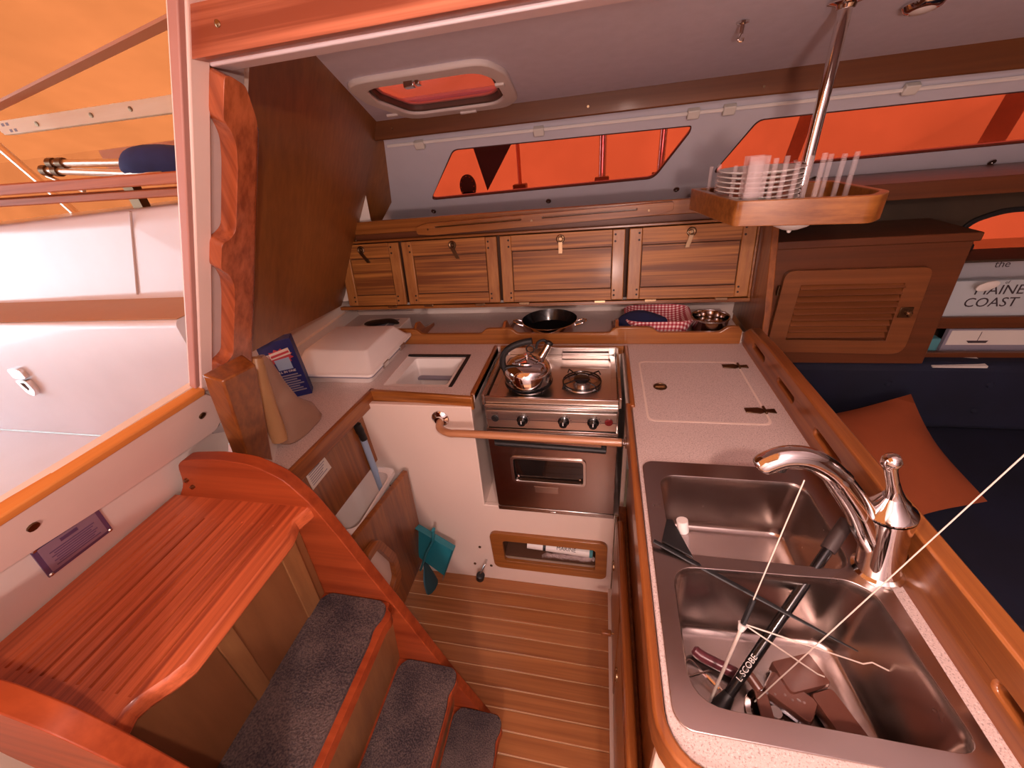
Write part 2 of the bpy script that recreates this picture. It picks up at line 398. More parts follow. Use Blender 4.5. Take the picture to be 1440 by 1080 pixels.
struct('wall_aft_corner', bm, M['gel'])
# white side of the counter recess
bm = plate(BM(), [(-.835, .63), (-.86, .63), (-1.25, 1.27), (-1.25, 1.84), (-1.225, 1.84), (-1.225, 1.275)], [], .95, 1.12)
bm = plate(bm, [(-1.225, 1.27), (-1.205, 1.27), (-1.205, 1.74), (-1.225, 1.74)], [], .95, 1.0)
struct('wall_counter_end', bm, M['gel'])
# dark board between the jamb and the counter
f = BK(.10)
bm = BM(); hexa(bm, [(-.718, .545, 1.285), (-.70, .615, 1.285), (-.86, .672, .955), (-.855, .60, .955)], [(-.76, .545, 1.30), (-.745, .635, 1.30), (-.90, .69, .94), (-.90, .60, .94)])
bb = obj('post', bm, M['teakz'], bev=.004); bb.name = 'trim_1'; bb['kind'] = 'structure'
# cabin side with its two windows
w1 = rpoly([(-.790, 1.437), (-.598, 1.632), (.318, 1.626), (.318, 1.606), (.215, 1.450)], [.03, .02, .012, .012, .03])
w2 = rpoly([(.440, 1.452), (.536, 1.622), (1.60, 1.622), (1.70, 1.470)], [.02, .02, .02, .03])
bm = plate(BM(), [(-1.40, 1.30), (-1.40, 1.80), (3.2, 1.80), (3.2, 1.30)], [w1, w2], 0, .018, SP)
struct('wall_port', bm, M['side'])
for i, l in ((1, w1), (2, w2)):
    wn = struct('window_%d' % i, plate(BM(), l, [], .008, .012, SP), M['pane'])
    cx = sum(p[0] for p in l) / len(l); cz = sum(p[1] for p in l) / len(l)
    l2 = [(cx + (p[0]-cx)*.992, cz + (p[1]-cz)*.965) for p in l]
    obj('seal', plate(BM(), l, [l2], -.002, .008, SP), plain('window_seal%d' % i, '#4A2A26', .5), wn)
# hull side below: white strip behind the shelf, dark liner forward
bm = box(BM(), -1.70, .56, 1.745, 1.76, 0, 1.36); box(bm, -1.32, -1.20, 1.76, 2.1, 1.0, 1.36); struct('wall_hull', bm, M['gel'])
struct('ground', box(BM(), -14, 14, -12, 12, -1.5, -1.4), plain('yard_gravel', '#6E6862', .9, mottled=.2, scale=3))
pl = rpoly([(1.30, 1.158), (1.335, 1.225), (1.42, 1.255), (1.95, 1.25), (1.95, 1.10), (1.375, 1.112), (1.372, 1.150)], [.01, .03, .05, .03, .03, .01, .01])
bm = plate(BM(), [(.56, 0), (.56, 1.39), (3.2, 1.39), (3.2, 0)], [pl], 1.85, 1.865, XZ)
struct('wall_saloon_port', bm, M['dark'])
wn = struct('window_3', plate(BM(), pl, [], 1.858, 1.861, XZ), M['pane'])
l2 = [(1.62 + (p[0]-1.62)*1.05, 1.18 + (p[1]-1.18)*1.22) for p in pl]
obj('portlight_frame', plate(BM(), l2, [pl], 1.84, 1.852, XZ), M['black'], wn, bev=.003)
struct('wall_forward', box(BM(), 3.2, 3.22, -1.72, 2.1, 0, 1.97), M['sal'])
struct('wall_starboard', box(BM(), -1.7, 3.2, -1.72, -1.7, 0, 1.9), M['side'])
# ceiling with the deck hatch and the companionway hatch opening
hp = rpoly([(-.742, 1.44), (-.715, 1.268), (-.30, 1.262), (-.262, 1.36), (-.275, 1.60), (-.325, 1.682), (-.70, 1.682)], [.02, .07, .07, .03, .03, .05, .06])
hcx, hcy = -.505, 1.475
sh = lambda l, s, t: [(hcx + (p[0]-hcx)*s, hcy + (p[1]-hcy)*t) for p in l]
hi = sh(hp, .82, .74)
bm = plate(BM(), [(-.44, .60), (3.2, .60), (3.2, 1.80), (-1.3, 1.80), (-.95, 1.70), (-.70, 1.0), (-.50, .70)], [hi], 0, .02, CE)
struct('ceiling', bm, M['ceil'])
bm = plate(BM(), [(.04, -.42), (3.2, -.42), (3.2, .60), (.04, .60)], [], 1.935, 1.95)
plate(bm, [(-.46, -1.72), (3.2, -1.72), (3.2, -.42), (-.46, -.42)], [], 1.86, 1.95)
cf = struct('ceiling_centre', bm, M['ceil']); cf.name = 'ceiling.001'
# hatch opening lining
bm = BM(); hexa(bm, [(-.530, .602, 1.758), (3.2, .602, 1.758), (3.2, .645, 1.758), (-.530, .645, 1.758)], [(-.44, .602, 1.94), (3.2, .602, 1.94), (3.2, .645, 1.94), (-.44, .645, 1.94)]); tr = struct('trim_2', bm, plain('hatch_lining', '#E4D8DC', .35), bev=.004)
bm = BM(); box(bm, -.44, .04, -.50, -.42, 1.752, 1.94); box(bm, .04, .07, -.5, .60, 1.80, 1.94); struct('trim_3', bm, M['gel'], bev=.004)
# red timber trim along the hatch opening
bm = plate(BM(), rpoly([(-.530, 1.762), (-.512, 1.762), (.6, 1.762), (.6, 1.812), (-.505, 1.812), (-.524, 1.795)], [.006, 0, 0, 0, .012, .01]), [], .573, .602, XZ)
hb = struct('trim_4', bm, M['header'], bev=.007)
bm = BM(); lathe(bm, [(.004, 0), (.004, .001), (.002, .002)], (-.467, .573, 1.79), 12, aim((0, -1, 0))); obj('screw', bm, M['brass'], hb)
# long beam along the cabin side
bm = plate(BM(), rpoly([(-.875, 1.688), (-.875, 1.755), (3.2, 1.750), (3.2, 1.655), (1.6, 1.672), (.4, 1.688)], 0), [], 1.70, 1.725, XZ)
be = struct('trim_5', bm, M['beam'], bev=.004)
for x, z in ((-.79, 1.722), (-.05, 1.715), (.50, 1.710), (1.18, 1.695)):
    bm = BM(); lathe(bm, [(.004, 0), (.004, .0015)], (x, 1.70, z), 8, aim((0, -1, 0))); obj('screw', bm, M['brass'], be)
bm = plate(BM(), [(1.32, 1.672), (1.32, 1.75), (1.36, 1.75), (1.34, 1.672)], [], 1.692, 1.70, XZ); obj('joint_cover', bm, M['beam'], be, bev=.004)
# white track and clips under the beam
bm = BM(); tube(bm, [SP(-.86, 1.675, -.012), SP(3.0, 1.655, -.012)], .006, 6); tk = struct('trim_6', bm, M['white'])
for x in (-.72, -.235, .31, .425, .95, 1.5):
    bm = BM(); box(bm, x - .02, x + .02, 1.658, 1.682, -.026, -.006, lambda a, b_, c_: SP(a, b_, c_)); obj('clip', bm, M['paper'], tk, bev=.003)
for x, z in ((-.80, 1.385), (-.235, 1.392), (.314, 1.40), (.83, 1.40), (1.4, 1.41)):
    bm = BM(); lathe(bm, [(.012, 0), (.012, .004), (.004, .005), (.004, .003)], SP(x, z, -.001), 14, aim(-_ns)); s_ = obj('snap', bm, M['chrome2']); s_.name = 'curtain_snap'
    tag(s_, {-.80: 'round snap stud low on the cabin side, furthest aft', -.235: 'round snap stud below the middle of the aft window', .314: 'round snap stud beside the dish tray at the window corner', .83: 'round snap stud below the forward window, behind the clear pegs', 1.4: 'round snap stud below the forward window at its far forward end'}[x], 'snap', group='snap studs under the windows')
# timber strip above the lockers, with its hand rail
bm = BM(); box(bm, -1.05, .62, 1.652, 1.67, 1.352, 1.404); struct('trim_7', bm, M['teak'], bev=.003); struct('trim_11', box(BM(), .62, 3.2, 1.652, 1.67, 1.352, 1.404), M['sal'], bev=.003)  # forward length in darker wood stands in for the shade on it
bm = BM(); box(bm, -1.05, .56, 1.66, 2.06, 1.322, 1.352); box(bm, .56, 3.2, 1.66, 2.02, 1.385, 1.40); struct('trim_8', bm, M['sal'])
hr = thing('hand_rail', 'long low teak hand rail fixed to the strip under the aft window', 'rail', (-.24, 1.64, 1.375))
bm = plate(BM(), rpoly([(-.742, 1.345), (-.742, 1.372), (-.70, 1.384), (.18, 1.400), (.255, 1.400), (.255, 1.372), (.20, 1.360), (-.68, 1.338)], .01),
           [rpoly([(-.66, 1.366), (-.66, 1.372), (-.30, 1.380), (-.30, 1.372)], .004, 2), rpoly([(-.22, 1.374), (-.22, 1.382), (.13, 1.389), (.13, 1.380)], .004, 2)], 1.622, 1.653, XZ)
obj('rail', bm, M['teak'], hr, bev=.005)
for x in (-.69, -.26, .17):
    bm = BM(); lathe(bm, [(.004, 0), (.004, .002)], (x, 1.622, 1.362 + (x + .69) * .018), 8, aim((0, -1, 0))); obj('screw', bm, M['brass'], hr)
# end panel of the galley lockers
bm = plate(BM(), [(1.40, .93), (1.425, 1.05), (1.53, 1.32), (1.56, 1.40), (1.85, 1.40), (1.85, .93)], [], .556, .578, YZ)
struct('wall_locker_end', bm, M['teakz'], bev=.003)
# peninsula: cabinet face, end, saloon side
bm = BM(); box(bm, .092, .53, .235, .25, 0, .92); box(bm, .505, .53, .25, 1.76, 0, .94); struct('wall_peninsula', bm, M['cream'], bev=.003)
struct('wall_sink_front', box(BM(), .105, .118, .26, 1.0, .0, .92), M['teakz'])

# ================================================================ COUNTER
ct = thing('countertop', 'speckled pinkish white laminate galley worktop around stove and sink', 'worktop', (-.2, 1.2, .92))
cs = [(.125, .752), (.458, .752), (.465, .245), (.125, .245)]
ol = [(-.80, .53), (-.86, .60), (-1.225, 1.27), (-1.225, 1.745), (.505, 1.745), (.497, .205), (.155, .205)] + [(.155 - .055*math.sin(math.radians(t)), .26 - .055*math.cos(math.radians(t))) for t in (15, 30, 45, 60, 75, 90)] + \
     [(.10, .98), (.10, 1.375), (-.387, 1.375), (-.387, 1.025), (-.768, 1.05)]
ice = rrect(-.735, -.478, 1.072, 1.306, .012, 3)
bm = plate(BM(), ol, [cs, ice, rrect(.139, .443, .925, 1.262, .02, 4)], .922, .95); obj('top', bm, M['lam'], ct, bev=.002)
def strip(name, path, wd, z0, z1, mat, par, closed=False):
    P = [Vector(p).to_3d() for p in path]; bm = BM(); loops = []
    for i, p in enumerate(P):
        t = (P[min(i+1, len(P)-1)] - P[max(i-1, 0)]).normalized(); s = Vector((t.y, -t.x, 0)) * wd
        loops.append([(p.x, p.y, z0), (p.x + s.x, p.y + s.y, z0), (p.x + s.x, p.y + s.y, z1), (p.x, p.y, z1)])
    loft(bm, loops, True, True); return obj(name, bm, mat, par, bev=.004)
strip('edge_strip', [(-.80, .53), (-.768, 1.05)], .014, .90, .954, M['teaky'], ct)
strip('edge_strip', [(-.768, 1.045), (-.387, 1.020)], .016, .905, .954, M['teak'], ct)
strip('edge_strip', [(.55, .203), (.155, .203)] + [(.155 - .057*math.sin(math.radians(t)), .26 - .057*math.cos(math.radians(t))) for t in (15, 30, 45, 60, 75, 90)] + [(.098, .5), (.098, 1.0)], -.016, .895, .956, M['teaky'], ct)
# stove surround
for a in (((.094, .985), (.094, 1.378)), ((-.375, 1.378), (.094, 1.378))):
    strip('stove_trim', a, .014, .925, .957, M['teaky'] if a[0][0] == a[1][0] else M['teak'], ct)
strip('stove_trim', ((-.387, 1.378), (-.387, 1.025)), .014, .925, .957, M['teaky'], ct)
# lift-up locker lid
lid = thing('locker_lid', 'flush speckled worktop lid with round pull between stove and sink', 'lid', (.29, 1.09, .95))
obj('panel', plate(BM(), rrect(.1415, .4405, .9275, 1.2595, .018, 4), [], .935, .9505), M['lam'], lid, bev=.0015)
bm = BM(); lathe(bm, [(.020, 0), (.020, .002), (.016, .003), (.015, .001), (.001, .001)], (.189, 1.10, .9505), 20); obj('ring_pull', bm, M['bronze'], lid)
bm = BM(); box(bm, .175, .203, 1.098, 1.102, .951, .954); obj('pull_bar', bm, M['brass'], lid)
for yy in (.985, 1.232):
    bm = BM(); plate(bm, [(.395, yy-.010), (.43, yy-.014), (.443, yy-.006), (.470, yy-.010), (.470, yy+.010), (.443, yy+.006), (.43, yy+.014), (.395, yy+.010)], [], .9506, .9535)
    tube(bm, [(.443, yy-.016, .955), (.443, yy+.016, .955)], .0035, 8); obj('hinge', bm, M['bronze'], lid, bev=.0008)
bm = plate(BM(), rrect(.136, .446, .922, 1.265, .02, 4), [rrect(.142, .440, .928, 1.259, .018, 4)], .9495, .9508); obj('gasket', bm, plain('lid_edge', '#E8D4C8', .4), ct)
# icebox
ib = thing('icebox', 'open white icebox well with black gasket set in the worktop', 'icebox', (-.6, 1.19, .90))
bm = BM(); o_ = rrect(-.735, -.478, 1.072, 1.306, .012, 3); i_ = rrect(-.70, -.505, 1.095, 1.285, .012, 3)
loft(bm, [[(x, y_, .948) for x, y_ in o_], [(x, y_, .944) for x, y_ in i_], [(x, y_, .80) for x, y_ in i_], [(x*.98-.012, y_, .60) for x, y_ in i_]], False, True)
obj('liner', bm, M['white'], ib, smooth=20)
obj('gasket', plate(BM(), [(-.735, 1.306), (-.478, 1.306), (-.478, 1.072), (-.490, 1.072), (-.490, 1.294), (-.735, 1.294)], [], .946, .9525), M['black'], ib)
bm = BM(); box(bm, -.70, -.505, 1.262, 1.285, .86, .868); obj('shelf_ledge', bm, M['grey'], ib)
# back fiddle with dips and dividers
def dip(x0, x1, hi_=1.018, lo=.996): return [(x0, hi_), (x0+.015, hi_-.003), (x0+.035, lo+.002), (x0+.05, lo), (x1-.05, lo), (x1-.035, lo+.002), (x1-.015, hi_-.003), (x1, hi_)]
bf = thing('shelf_fiddle', 'long dipped teak fiddle board along the back of the worktop', 'rail', (-.18, 1.40, .95))
prof = [(-.83, .95), (-.835, .985), (-.82, 1.018)] + dip(-.745, -.42) + dip(-.345, .075) + dip(.175, .455) + [(.478, 1.016), (.49, 1.0), (.49, .95)]
obj('board', plate(BM(), prof, [], 1.398, 1.414, XZ), M['teak'], bf, bev=.003)
for x in (-.748, -.37, .062):
    bm = plate(BM(), [(1.414, .951), (1.414, 1.015), (1.44, 1.03), (1.465, 1.026), (1.50, .985), (1.60, .965), (1.60, .951)], [], x, x + .012, YZ); obj('divider', bm, M['teaky'], bf, bev=.002)
# pierced fiddle along the saloon side
fd = thing('pierced_fiddle', 'pierced teak fiddle dividing the galley worktop from the saloon', 'rail', (.51, .8, .95))
holes = []
for a, b_ in ((1.305, 1.195), (1.085, .972), (.850, .728), (.60, .51), (.335, .29)):
    holes.append(rrect(b_, a, .985, 1.003, .0085, 3))
obj('board', plate(BM(), [(.20, .945), (1.385, .945), (1.415, .955), (1.42, .985), (1.36, 1.028), (1.2, 1.038), (.20, 1.052)], holes, .497, .530, YZ), M['teaky'], fd, bev=.004)
bm = BM(); lathe(bm, [(.02, 0), (.02, .03), (.012, .036)], (.488, 1.43, .95), 12); obj('corner_filler', bm, M['gel'], ct)
# below: aft cabinet under the worktop
cab = thing('aft_cabinet', 'brown teak cabinet side under the worktop beside the ladder', 'cabinet', (-.8, .8, 0))
obj('side_panel', plate(BM(), [(.50, .02), (.64, .02), (.64, .685), (1.0, .665), (1.0, .90), (.50, .90)], [], -.83, -.80, YZ), M['teakz'], cab)
# two-drawer front under the sink, latches
pf = thing('sink_cabinet', 'teak cabinet doors with round latches below the sink worktop', 'cabinet', (.1, .6, 0))
bm = box(BM(), .080, .105, .262, .985, .03, .54); obj('face_frame', bm, M['teakz'], pf, bev=.003)
bm = BM(); box(bm, .070, .093, .24, .89, .555, .583); obj('top_rail', bm, M['teaky'], pf, bev=.008, seg=3)
for y0, y1 in ((.62, .95), (.28, .60)):
    d_ = obj('door', box(BM(), .070, .080, y0, y1, .05, .53), M['teakz'], pf, bev=.004)
    ly = y1 - .05 if y1 > .8 else y1 - .04
    bm = BM(); lathe(bm, [(.018, 0), (.018, .003), (.010, .006), (.006, .006)], (.070, ly, .33), 16, aim((-1, 0, 0))); obj('latch', bm, M['brass'], d_)
bm = BM(); box(bm, .030, .062, .722, .738, .205, .222); obj('turn_button', bm, M['teaky'], pf, bev=.003)
bm = BM(); tube(bm, [(.07, .73, .213), (.045, .73, .213)], .004, 8); obj('pin', bm, M['brass'], pf)
bm = BM(); box(bm, .060, .112, .30, 1.0, 0, .03); obj('kick_board', bm, M['cream'], pf)

def text(name, s, size, o, ux, uy, mat, parent=None, ext=.0003, ax='CENTER'):
    cu = bpy.data.curves.new(name, 'FONT'); cu.body = s; cu.size = size; cu.extrude = ext; cu.align_x = ax; cu.align_y = 'CENTER'; cu.resolution_u = 3
    fo = bpy.data.objects.new(name + '_tmp', cu); C.objects.link(fo)
    me = bpy.data.meshes.new_from_object(fo.evaluated_get(bpy.context.evaluated_depsgraph_get()))
    bpy.data.objects.remove(fo); bpy.data.curves.remove(cu)
    ux = Vector(ux).normalized(); uy = Vector(uy); uy = (uy - ux * uy.dot(ux)).normalized(); uz = ux.cross(uy)
    R = Matrix((ux, uy, uz)).transposed().to_4x4(); org = wloc(parent) if parent else Vector((0, 0, 0))
    me.transform(Matrix.Translation(Vector(o) - org) @ R); me.name = name; me.materials.clear(); me.materials.append(mat)
    ob = bpy.data.objects.new(name, me); C.objects.link(ob)
    if parent: ob.parent = parent
    return ob

# ================================================================ OVERHEAD LOCKERS
ol_ = thing('overhead_locker', 'row of four teak drop-front lockers above the galley shelf', 'locker', (-.28, 1.6, 1.05))
bm = BM(); box(bm, -1.18, .556, 1.675, 1.74, 1.035, 1.322); obj('carcass', bm, M['inner_brown'], ol_)
bm = BM(); box(bm, -1.18, .556, -.055, .0, -.012, .018, lambda x, v, w_: LK(x, v, w_)); bm2 = box(bm, -1.18, .556, 1.0, 1.035, -.012, .018, lambda x, v, w_: LK(x, v, w_))
box(bm, .547, .556, 0, 1.0, -.012, .012, lambda x, v, w_: LK(x, v, w_)); obj('face_rail', bm, M['teak'], ol_, bev=.002)
f4 = lambda x, v, w_: LK(x, v, w_)
for n_, (x0, x1) in enumerate(((-1.13, -.842), (-.828, -.410), (-.397, .093), (.108, .545))):
    d_ = obj('door', box(BM(), x0 + .0505, x1 - .0505, .195, .752, .004, .0135, f4), M['door'], ol_)
    for a, b_ in ((x0, x0 + .047), (x1 - .047, x1)):
        obj('stile', box(BM(), a, b_, .015, .985, .004, .018, f4), M['doorv'], d_, bev=.003)
    obj('panel_back', box(BM(), x0 + .04, x1 - .04, .1, .9, .0, .005, f4), M['inner_brown'], d_)
    for a, b_ in ((.015, .18), (.765, .985)):
        obj('rail', box(BM(), x0 + .0475, x1 - .0475, a, b_, .004, .0175, f4), M['door'], d_, bev=.0012)
    for a in (x0 + .036, x1 - .036):
        for v in (.085, .155, .83, .92):
            bm = BM(); lathe(bm, [(.0042, 0), (.0042, .001)], LK(a, v, .018), 8, aim(LK(0, 0, 1) - LK(0, 0, 0))); obj('plug', bm, M['plug'], d_)
    cx = (x0 + x1) / 2 + (.02 if n_ == 1 else 0)
    if n_ == 0: cx = -1.02
    nn = LK(0, 0, 1) - LK(0, 0, 0)
    bm = BM(); lathe(bm, [(.017, 0), (.017, .003), (.013, .006), (.007, .004), (.006, .008)], LK(cx, .90, .0175), 18, aim(nn))
    a = (.03, .0, .0, -.012)[n_] if n_ != 1 else .02
    hexa(bm, [LK(cx - .008, .86, .02), LK(cx - .008 + a, .70, .02), LK(cx + .008 + a, .70, .02), LK(cx + .008, .86, .02)], [LK(cx - .008, .86, .027), LK(cx - .008 + a, .70, .024), LK(cx + .008 + a, .70, .024), LK(cx + .008, .86, .027)])
    obj('latch', bm, M['brass'] if n_ > 1 else M['bronze'], d_, bev=.0006)
    for a in ((x0 + .09, x1 - .09) if n_ else (x1 - .07,)):
        obj('hinge', box(BM(), a - .022, a + .022, -.025, .012, .012, .0205, f4), M['brass'], d_, bev=.001)

# ================================================================ STOVE
st = thing('stove', 'stainless two-burner gimballed galley stove with oven below', 'stove', (-.14, 1.18, .47))
bm = BM(); box(bm, -.352, .066, 1.004, 1.34, .48, .922); obj('body', bm, M['chrome2'], st, bev=.003)
bm = BM(); lo = rrect(-.345, .060, 1.035, 1.335, .02, 4); l2 = rrect(-.33, .045, 1.05, 1.32, .02, 4)
loft(bm, [[(x, y_, .936) for x, y_ in lo], [(x, y_, .936) for x, y_ in l2], [(x, y_, .929) for x, y_ in l2]], False, True); obj('cooktop', bm, M['panelm'], st)
bm = BM(); box(bm, -.358, -.350, 1.01, 1.345, .925, .962); box(bm, .064, .072, 1.01, 1.345, .925, .962); box(bm, -.350, .064, 1.337, 1.345, .925, .965); obj('side_rail', bm, M['chrome2'], st, bev=.001)
bm = BM(); box(bm, -.350, .064, 1.012, 1.022, .930, .953); box(bm, -.35, .064, 1.000, 1.012, .922, .930); obj('front_rail', bm, M['chrome2'], st, bev=.002)
bm = BM(); box(bm, -.13, .04, 1.315, 1.33, .93, .948); box(bm, -.13, .04, 1.25, 1.262, .929, .933); obj('rear_ledge', bm, M['panelm'], st, bev=.002)
pn = obj('control_panel', box(BM(), -.345, .060, .990, 1.004, .852, .918), M['panelm'], st, bev=.002)
obj('groove', box(BM(), -.345, .060, .9890, .9905, .8845, .8860), M['ink'], pn)
bm = BM(); box(bm, -.35, .066, .986, 1.004, .843, .850); box(bm, -.35, .066, .988, 1.004, .836, .840); obj('lower_rail', bm, M['chrome2'], st, bev=.001)
for x in (-.228, -.099, -.010):
    k_ = BM(); lathe(k_, [(.0175, 0), (.0175, .004), (.0135, .006), (.012, .020), (.010, .022)], (x, .990, .886), 20, aim((0, -1, 0))); kb = obj('knob', k_, M['blackg'], st)
    obj('pointer', box(BM(), x - .0012, x + .0012, .9665, .969, .886, .897), M['white'], kb)
    lb = BM()
    for a in range(-130, 131, 26):
        r0, r1 = .0215, .024; ca, sa = math.sin(math.radians(a)), math.cos(math.radians(a))
        box(lb, x + ca*r0 - .0006, x + ca*r1 + .0006, .9893, .990, .886 + sa*r0 - .0006, .886 + sa*r1 + .0006)
    obj('dial_marks', lb, M['ink'], pn)
for x, mt in ((-.316, 'black'), (.036, 'btn')):
    k_ = BM(); lathe(k_, [(.012, 0), (.012, .003), (.008, .004), (.008, .008)], (x, .990, .889), 16, aim((0, -1, 0))); obj('button', k_, M[mt], st)
text('panel_lettering', 'IGNITER', .006, (-.316, .9895, .908), (1, 0, 0), (0, 0, 1), M['ink'], pn)
# burners
def burner(cx, cy_):
    bm = BM(); lathe(bm, [(.064, .002), (.062, .006), (.045, .001), (.030, .0), (.030, .010), (.020, .018), (.004, .018)], (cx, cy_, .929), 28); b_ = obj('burner', bm, M['chrome2'], st)
    bm = BM(); lathe(bm, [(.026, .016), (.026, .022), (.020, .024), (.001, .024)], (cx, cy_, .929), 20); obj('burner_cap', bm, M['blackg'], b_)
    bm = BM(); pts = [(cx + .062*math.cos(a*PI/12), cy_ + .062*math.sin(a*PI/12), .940) for a in range(25)]; tube(bm, pts, .0028, 6)
    for a in (40, 130, 220, 310):
        c_, s_ = math.cos(math.radians(a)), math.sin(math.radians(a))
        tube(bm, [(cx + .078*c_, cy_ + .078*s_, .936), (cx + .070*c_, cy_ + .070*s_, .952), (cx + .028*c_, cy_ + .028*s_, .952)], .0025, 6)
    obj('grate', bm, M['blackg'], b_)
burner(-.050, 1.145); burner(-.222, 1.125)
# oven
od = obj('oven_door', plate(BM(), rrect(-.348, .064, .497, .828, .006, 2), [rrect(-.276, -.036, .628, .735, .012, 4)], .982, 1.002, XZ), M['ovenm'], st, bev=.003)
obj('oven_window', plate(BM(), rrect(-.276, -.036, .628, .735, .012, 4), [], .992, .996, XZ), M['oveng'], od)
bm = plate(BM(), rrect(-.282, -.030, .622, .741, .016, 4), [rrect(-.272, -.040, .632, .731, .01, 4)], .978, .984, XZ); obj('window_trim', bm, M['chrome2'], od, bev=.001)
bm = BM()
for x in (-.262, -.05): lathe(bm, [(.004, 0), (.004, .003), (.001, .004)], (x, .992, .642), 8, aim((0, -1, 0)))
obj('screw', bm, M['chrome'], od)
bm = BM(); tube(bm, [(-.318, .960, .812), (.030, .960, .790 + .012)], .0095, 12); h_ = obj('oven_handle', bm, M['black'], od)
bm = BM(); box(bm, -.322, -.306, .962, .985, .802, .822); box(bm, .016, .032, .962, .985, .792, .812); obj('bracket', bm, M['black'], h_, bev=.003)
pl_ = obj('rating_plate', box(BM(), -.205, -.125, .9805, .983, .578, .605), M['chrome2'], od)
bm = BM(); box(bm, -.35, .066, .985, 1.004, .470, .490); box(bm, -.16, -.135, .982, .986, .474, .482); obj('bottom_strip', bm, M['chrome2'], st, bev=.002)
# grab bar
gb = thing('grab_bar', 'wood-covered safety bar across the front of the stove', 'rail', (-.2, .93, .87))
obj('bar', tube(BM(), smoothpath([(-.505, .985, .868), (-.495, .955, .865), (-.455, .932, .866), (-.40, .93, .868), (-.1, .93, .866), (.072, .93, .863)], 5), .0125, 14), wood('bar_ash', '#A06A48', '#C89068', 'x', rough=.4, contrast=.8), gb)
bm = BM(); lathe(bm, [(.030, 0), (.030, .004), (.024, .008), (.016, .011), (.015, .018)], (-.508, 1.0, .872), 22, aim((0, -1, 0))); obj('flange', bm, M['chrome'], gb)
bm = BM(); lathe(bm, [(.010, 0), (.010, .016)], (.074, .93, .863), 14, aim((1, 0, 0))); box(bm, .082, .098, .916, .944, .852, .874); obj('end_bracket', bm, M['chrome'], gb, bev=.001)
# kettle
kt = thing('kettle', 'shiny stainless whistling kettle with black handle on left burner', 'kettle', (-.222, 1.115, .953))
bm = BM(); lathe(bm, [(.070, .953), (.077, .958), (.079, .972), (.077, 1.000), (.070, 1.018), (.054, 1.030), (.040, 1.034)], (-.222, 1.115, 0), 40); obj('body', bm, M['chrome'], kt)
bm = BM(); lathe(bm, [(.079, .952), (.080, .958), (.079, .964)], (-.222, 1.115, 0), 36); obj('base_ring', bm, M['blackg'], kt)
bm = BM(); lathe(bm, [(.042, 1.033), (.040, 1.038), (.020, 1.044), (.006, 1.046), (.006, 1.050), (.011, 1.056), (.001, 1.060)], (-.222, 1.115, 0), 30); obj('lid', bm, M['chrome'], kt)
bm = BM(); tube(bm, smoothpath([(-.293, 1.10, .985), (-.300, 1.10, 1.03), (-.290, 1.10, 1.065), (-.262, 1.102, 1.088), (-.225, 1.105, 1.100), (-.20, 1.106, 1.104)], 5), [.007]*3 + [.0105]*23, 10); obj('handle', bm, M['black'], kt)
bm = BM(); tube(bm, smoothpath([(-.185, 1.145, 1.020), (-.168, 1.158, 1.045), (-.158, 1.165, 1.062)], 4), [.016, .015, .014, .013, .013, .013, .013, .013, .013], 14); obj('spout', bm, M['chrome'], kt)
bm = BM(); tube(bm, smoothpath([(-.196, 1.15, 1.055), (-.190, 1.155, 1.075), (-.172, 1.162, 1.080), (-.158, 1.166, 1.070)], 5), .0045, 8)
lathe(bm, [(.0145, 0), (.0145, .008), (.006, .012)], (-.158, 1.165, 1.064), 14, aim((.4, .3, .8))); tube(bm, [(-.214 + .013*math.cos(a), 1.142, 1.058 + .013*math.sin(a)) for a in [i*PI/6 for i in range(13)]], .0025, 6)
obj('whistle_trigger', bm, M['black'], kt)

# ================================================================ SHELF ITEMS
pa = thing('frying_pan', 'black non-stick two-handled pan on the shelf behind the stove', 'pan', (-.195, 1.51, .951))
bm = BM(); lathe(bm, [(.082, .952), (.098, .962), (.110, .995), (.112, 1.010), (.110, 1.0105)], (-.195, 1.51, 0), 40, cap1=False); obj('outer_wall', bm, M['chrome'], pa)
bm = BM(); lathe(bm, [(.110, 1.0108), (.106, .997), (.093, .968), (.070, .962), (.001, .962)], (-.195, 1.51, 0), 40, cap0=False); obj('inner_coating', bm, M['blackg'], pa)
for s in (-1, 1):
    bm = BM(); tube(bm, smoothpath([(-.195 + s*.105, 1.485, .992), (-.195 + s*.135, 1.486, 1.002), (-.195 + s*.148, 1.505, 1.004), (-.195 + s*.135, 1.524, 1.002), (-.195 + s*.105, 1.525, .992)], 5), .0035, 8); obj('handle', bm, M['chrome'], pa)
bk = thing('bread_basket', 'basket lined with red gingham cloth on the galley shelf', 'basket', (.225, 1.52, .951))
bm = BM(); cx, cyy = .222, 1.528
def bl(s, z, wob=0): return [(cx + (p[0])*s, cyy + (p[1])*s, z + wob*math.sin(5*math.atan2(p[1], p[0]))) for p in rrect(-.118, .118, -.10, .10, .06, 7)]
loft(bm, [bl(.72, .952), bl(.92, .975), bl(1.0, 1.0, .003), bl(1.04, 1.018, .004), bl(1.0, 1.022, .004), bl(.93, 1.0, .002), bl(.72, .966), bl(.3, .962)], True, True); obj('cloth_lining', bm, M['gingham'], bk)
mi = BM()
mp = [(.092, 1.47, .985), (.105, 1.48, 1.000), (.14, 1.490, 1.012), (.18, 1.480, 1.014), (.225, 1.465, 1.012), (.250, 1.450, 1.010)]
tube(mi, smoothpath(mp, 4), [.024, .034, .040, .044, .046, .047, .048, .048, .047, .046, .045, .043, .041, .038, .035, .032, .028, .025, .020, .012, .004], 14, sq=(1.0, .38))
tag(obj('oven_mitt', mi, M['navy'], at=(.16, 1.46, 1.0)), 'navy blue quilted oven mitt lying in the gingham basket', 'mitt')
po = thing('saucepan', 'small shiny steel saucepan at the forward end of the shelf', 'pan', (.400, 1.480, .951))
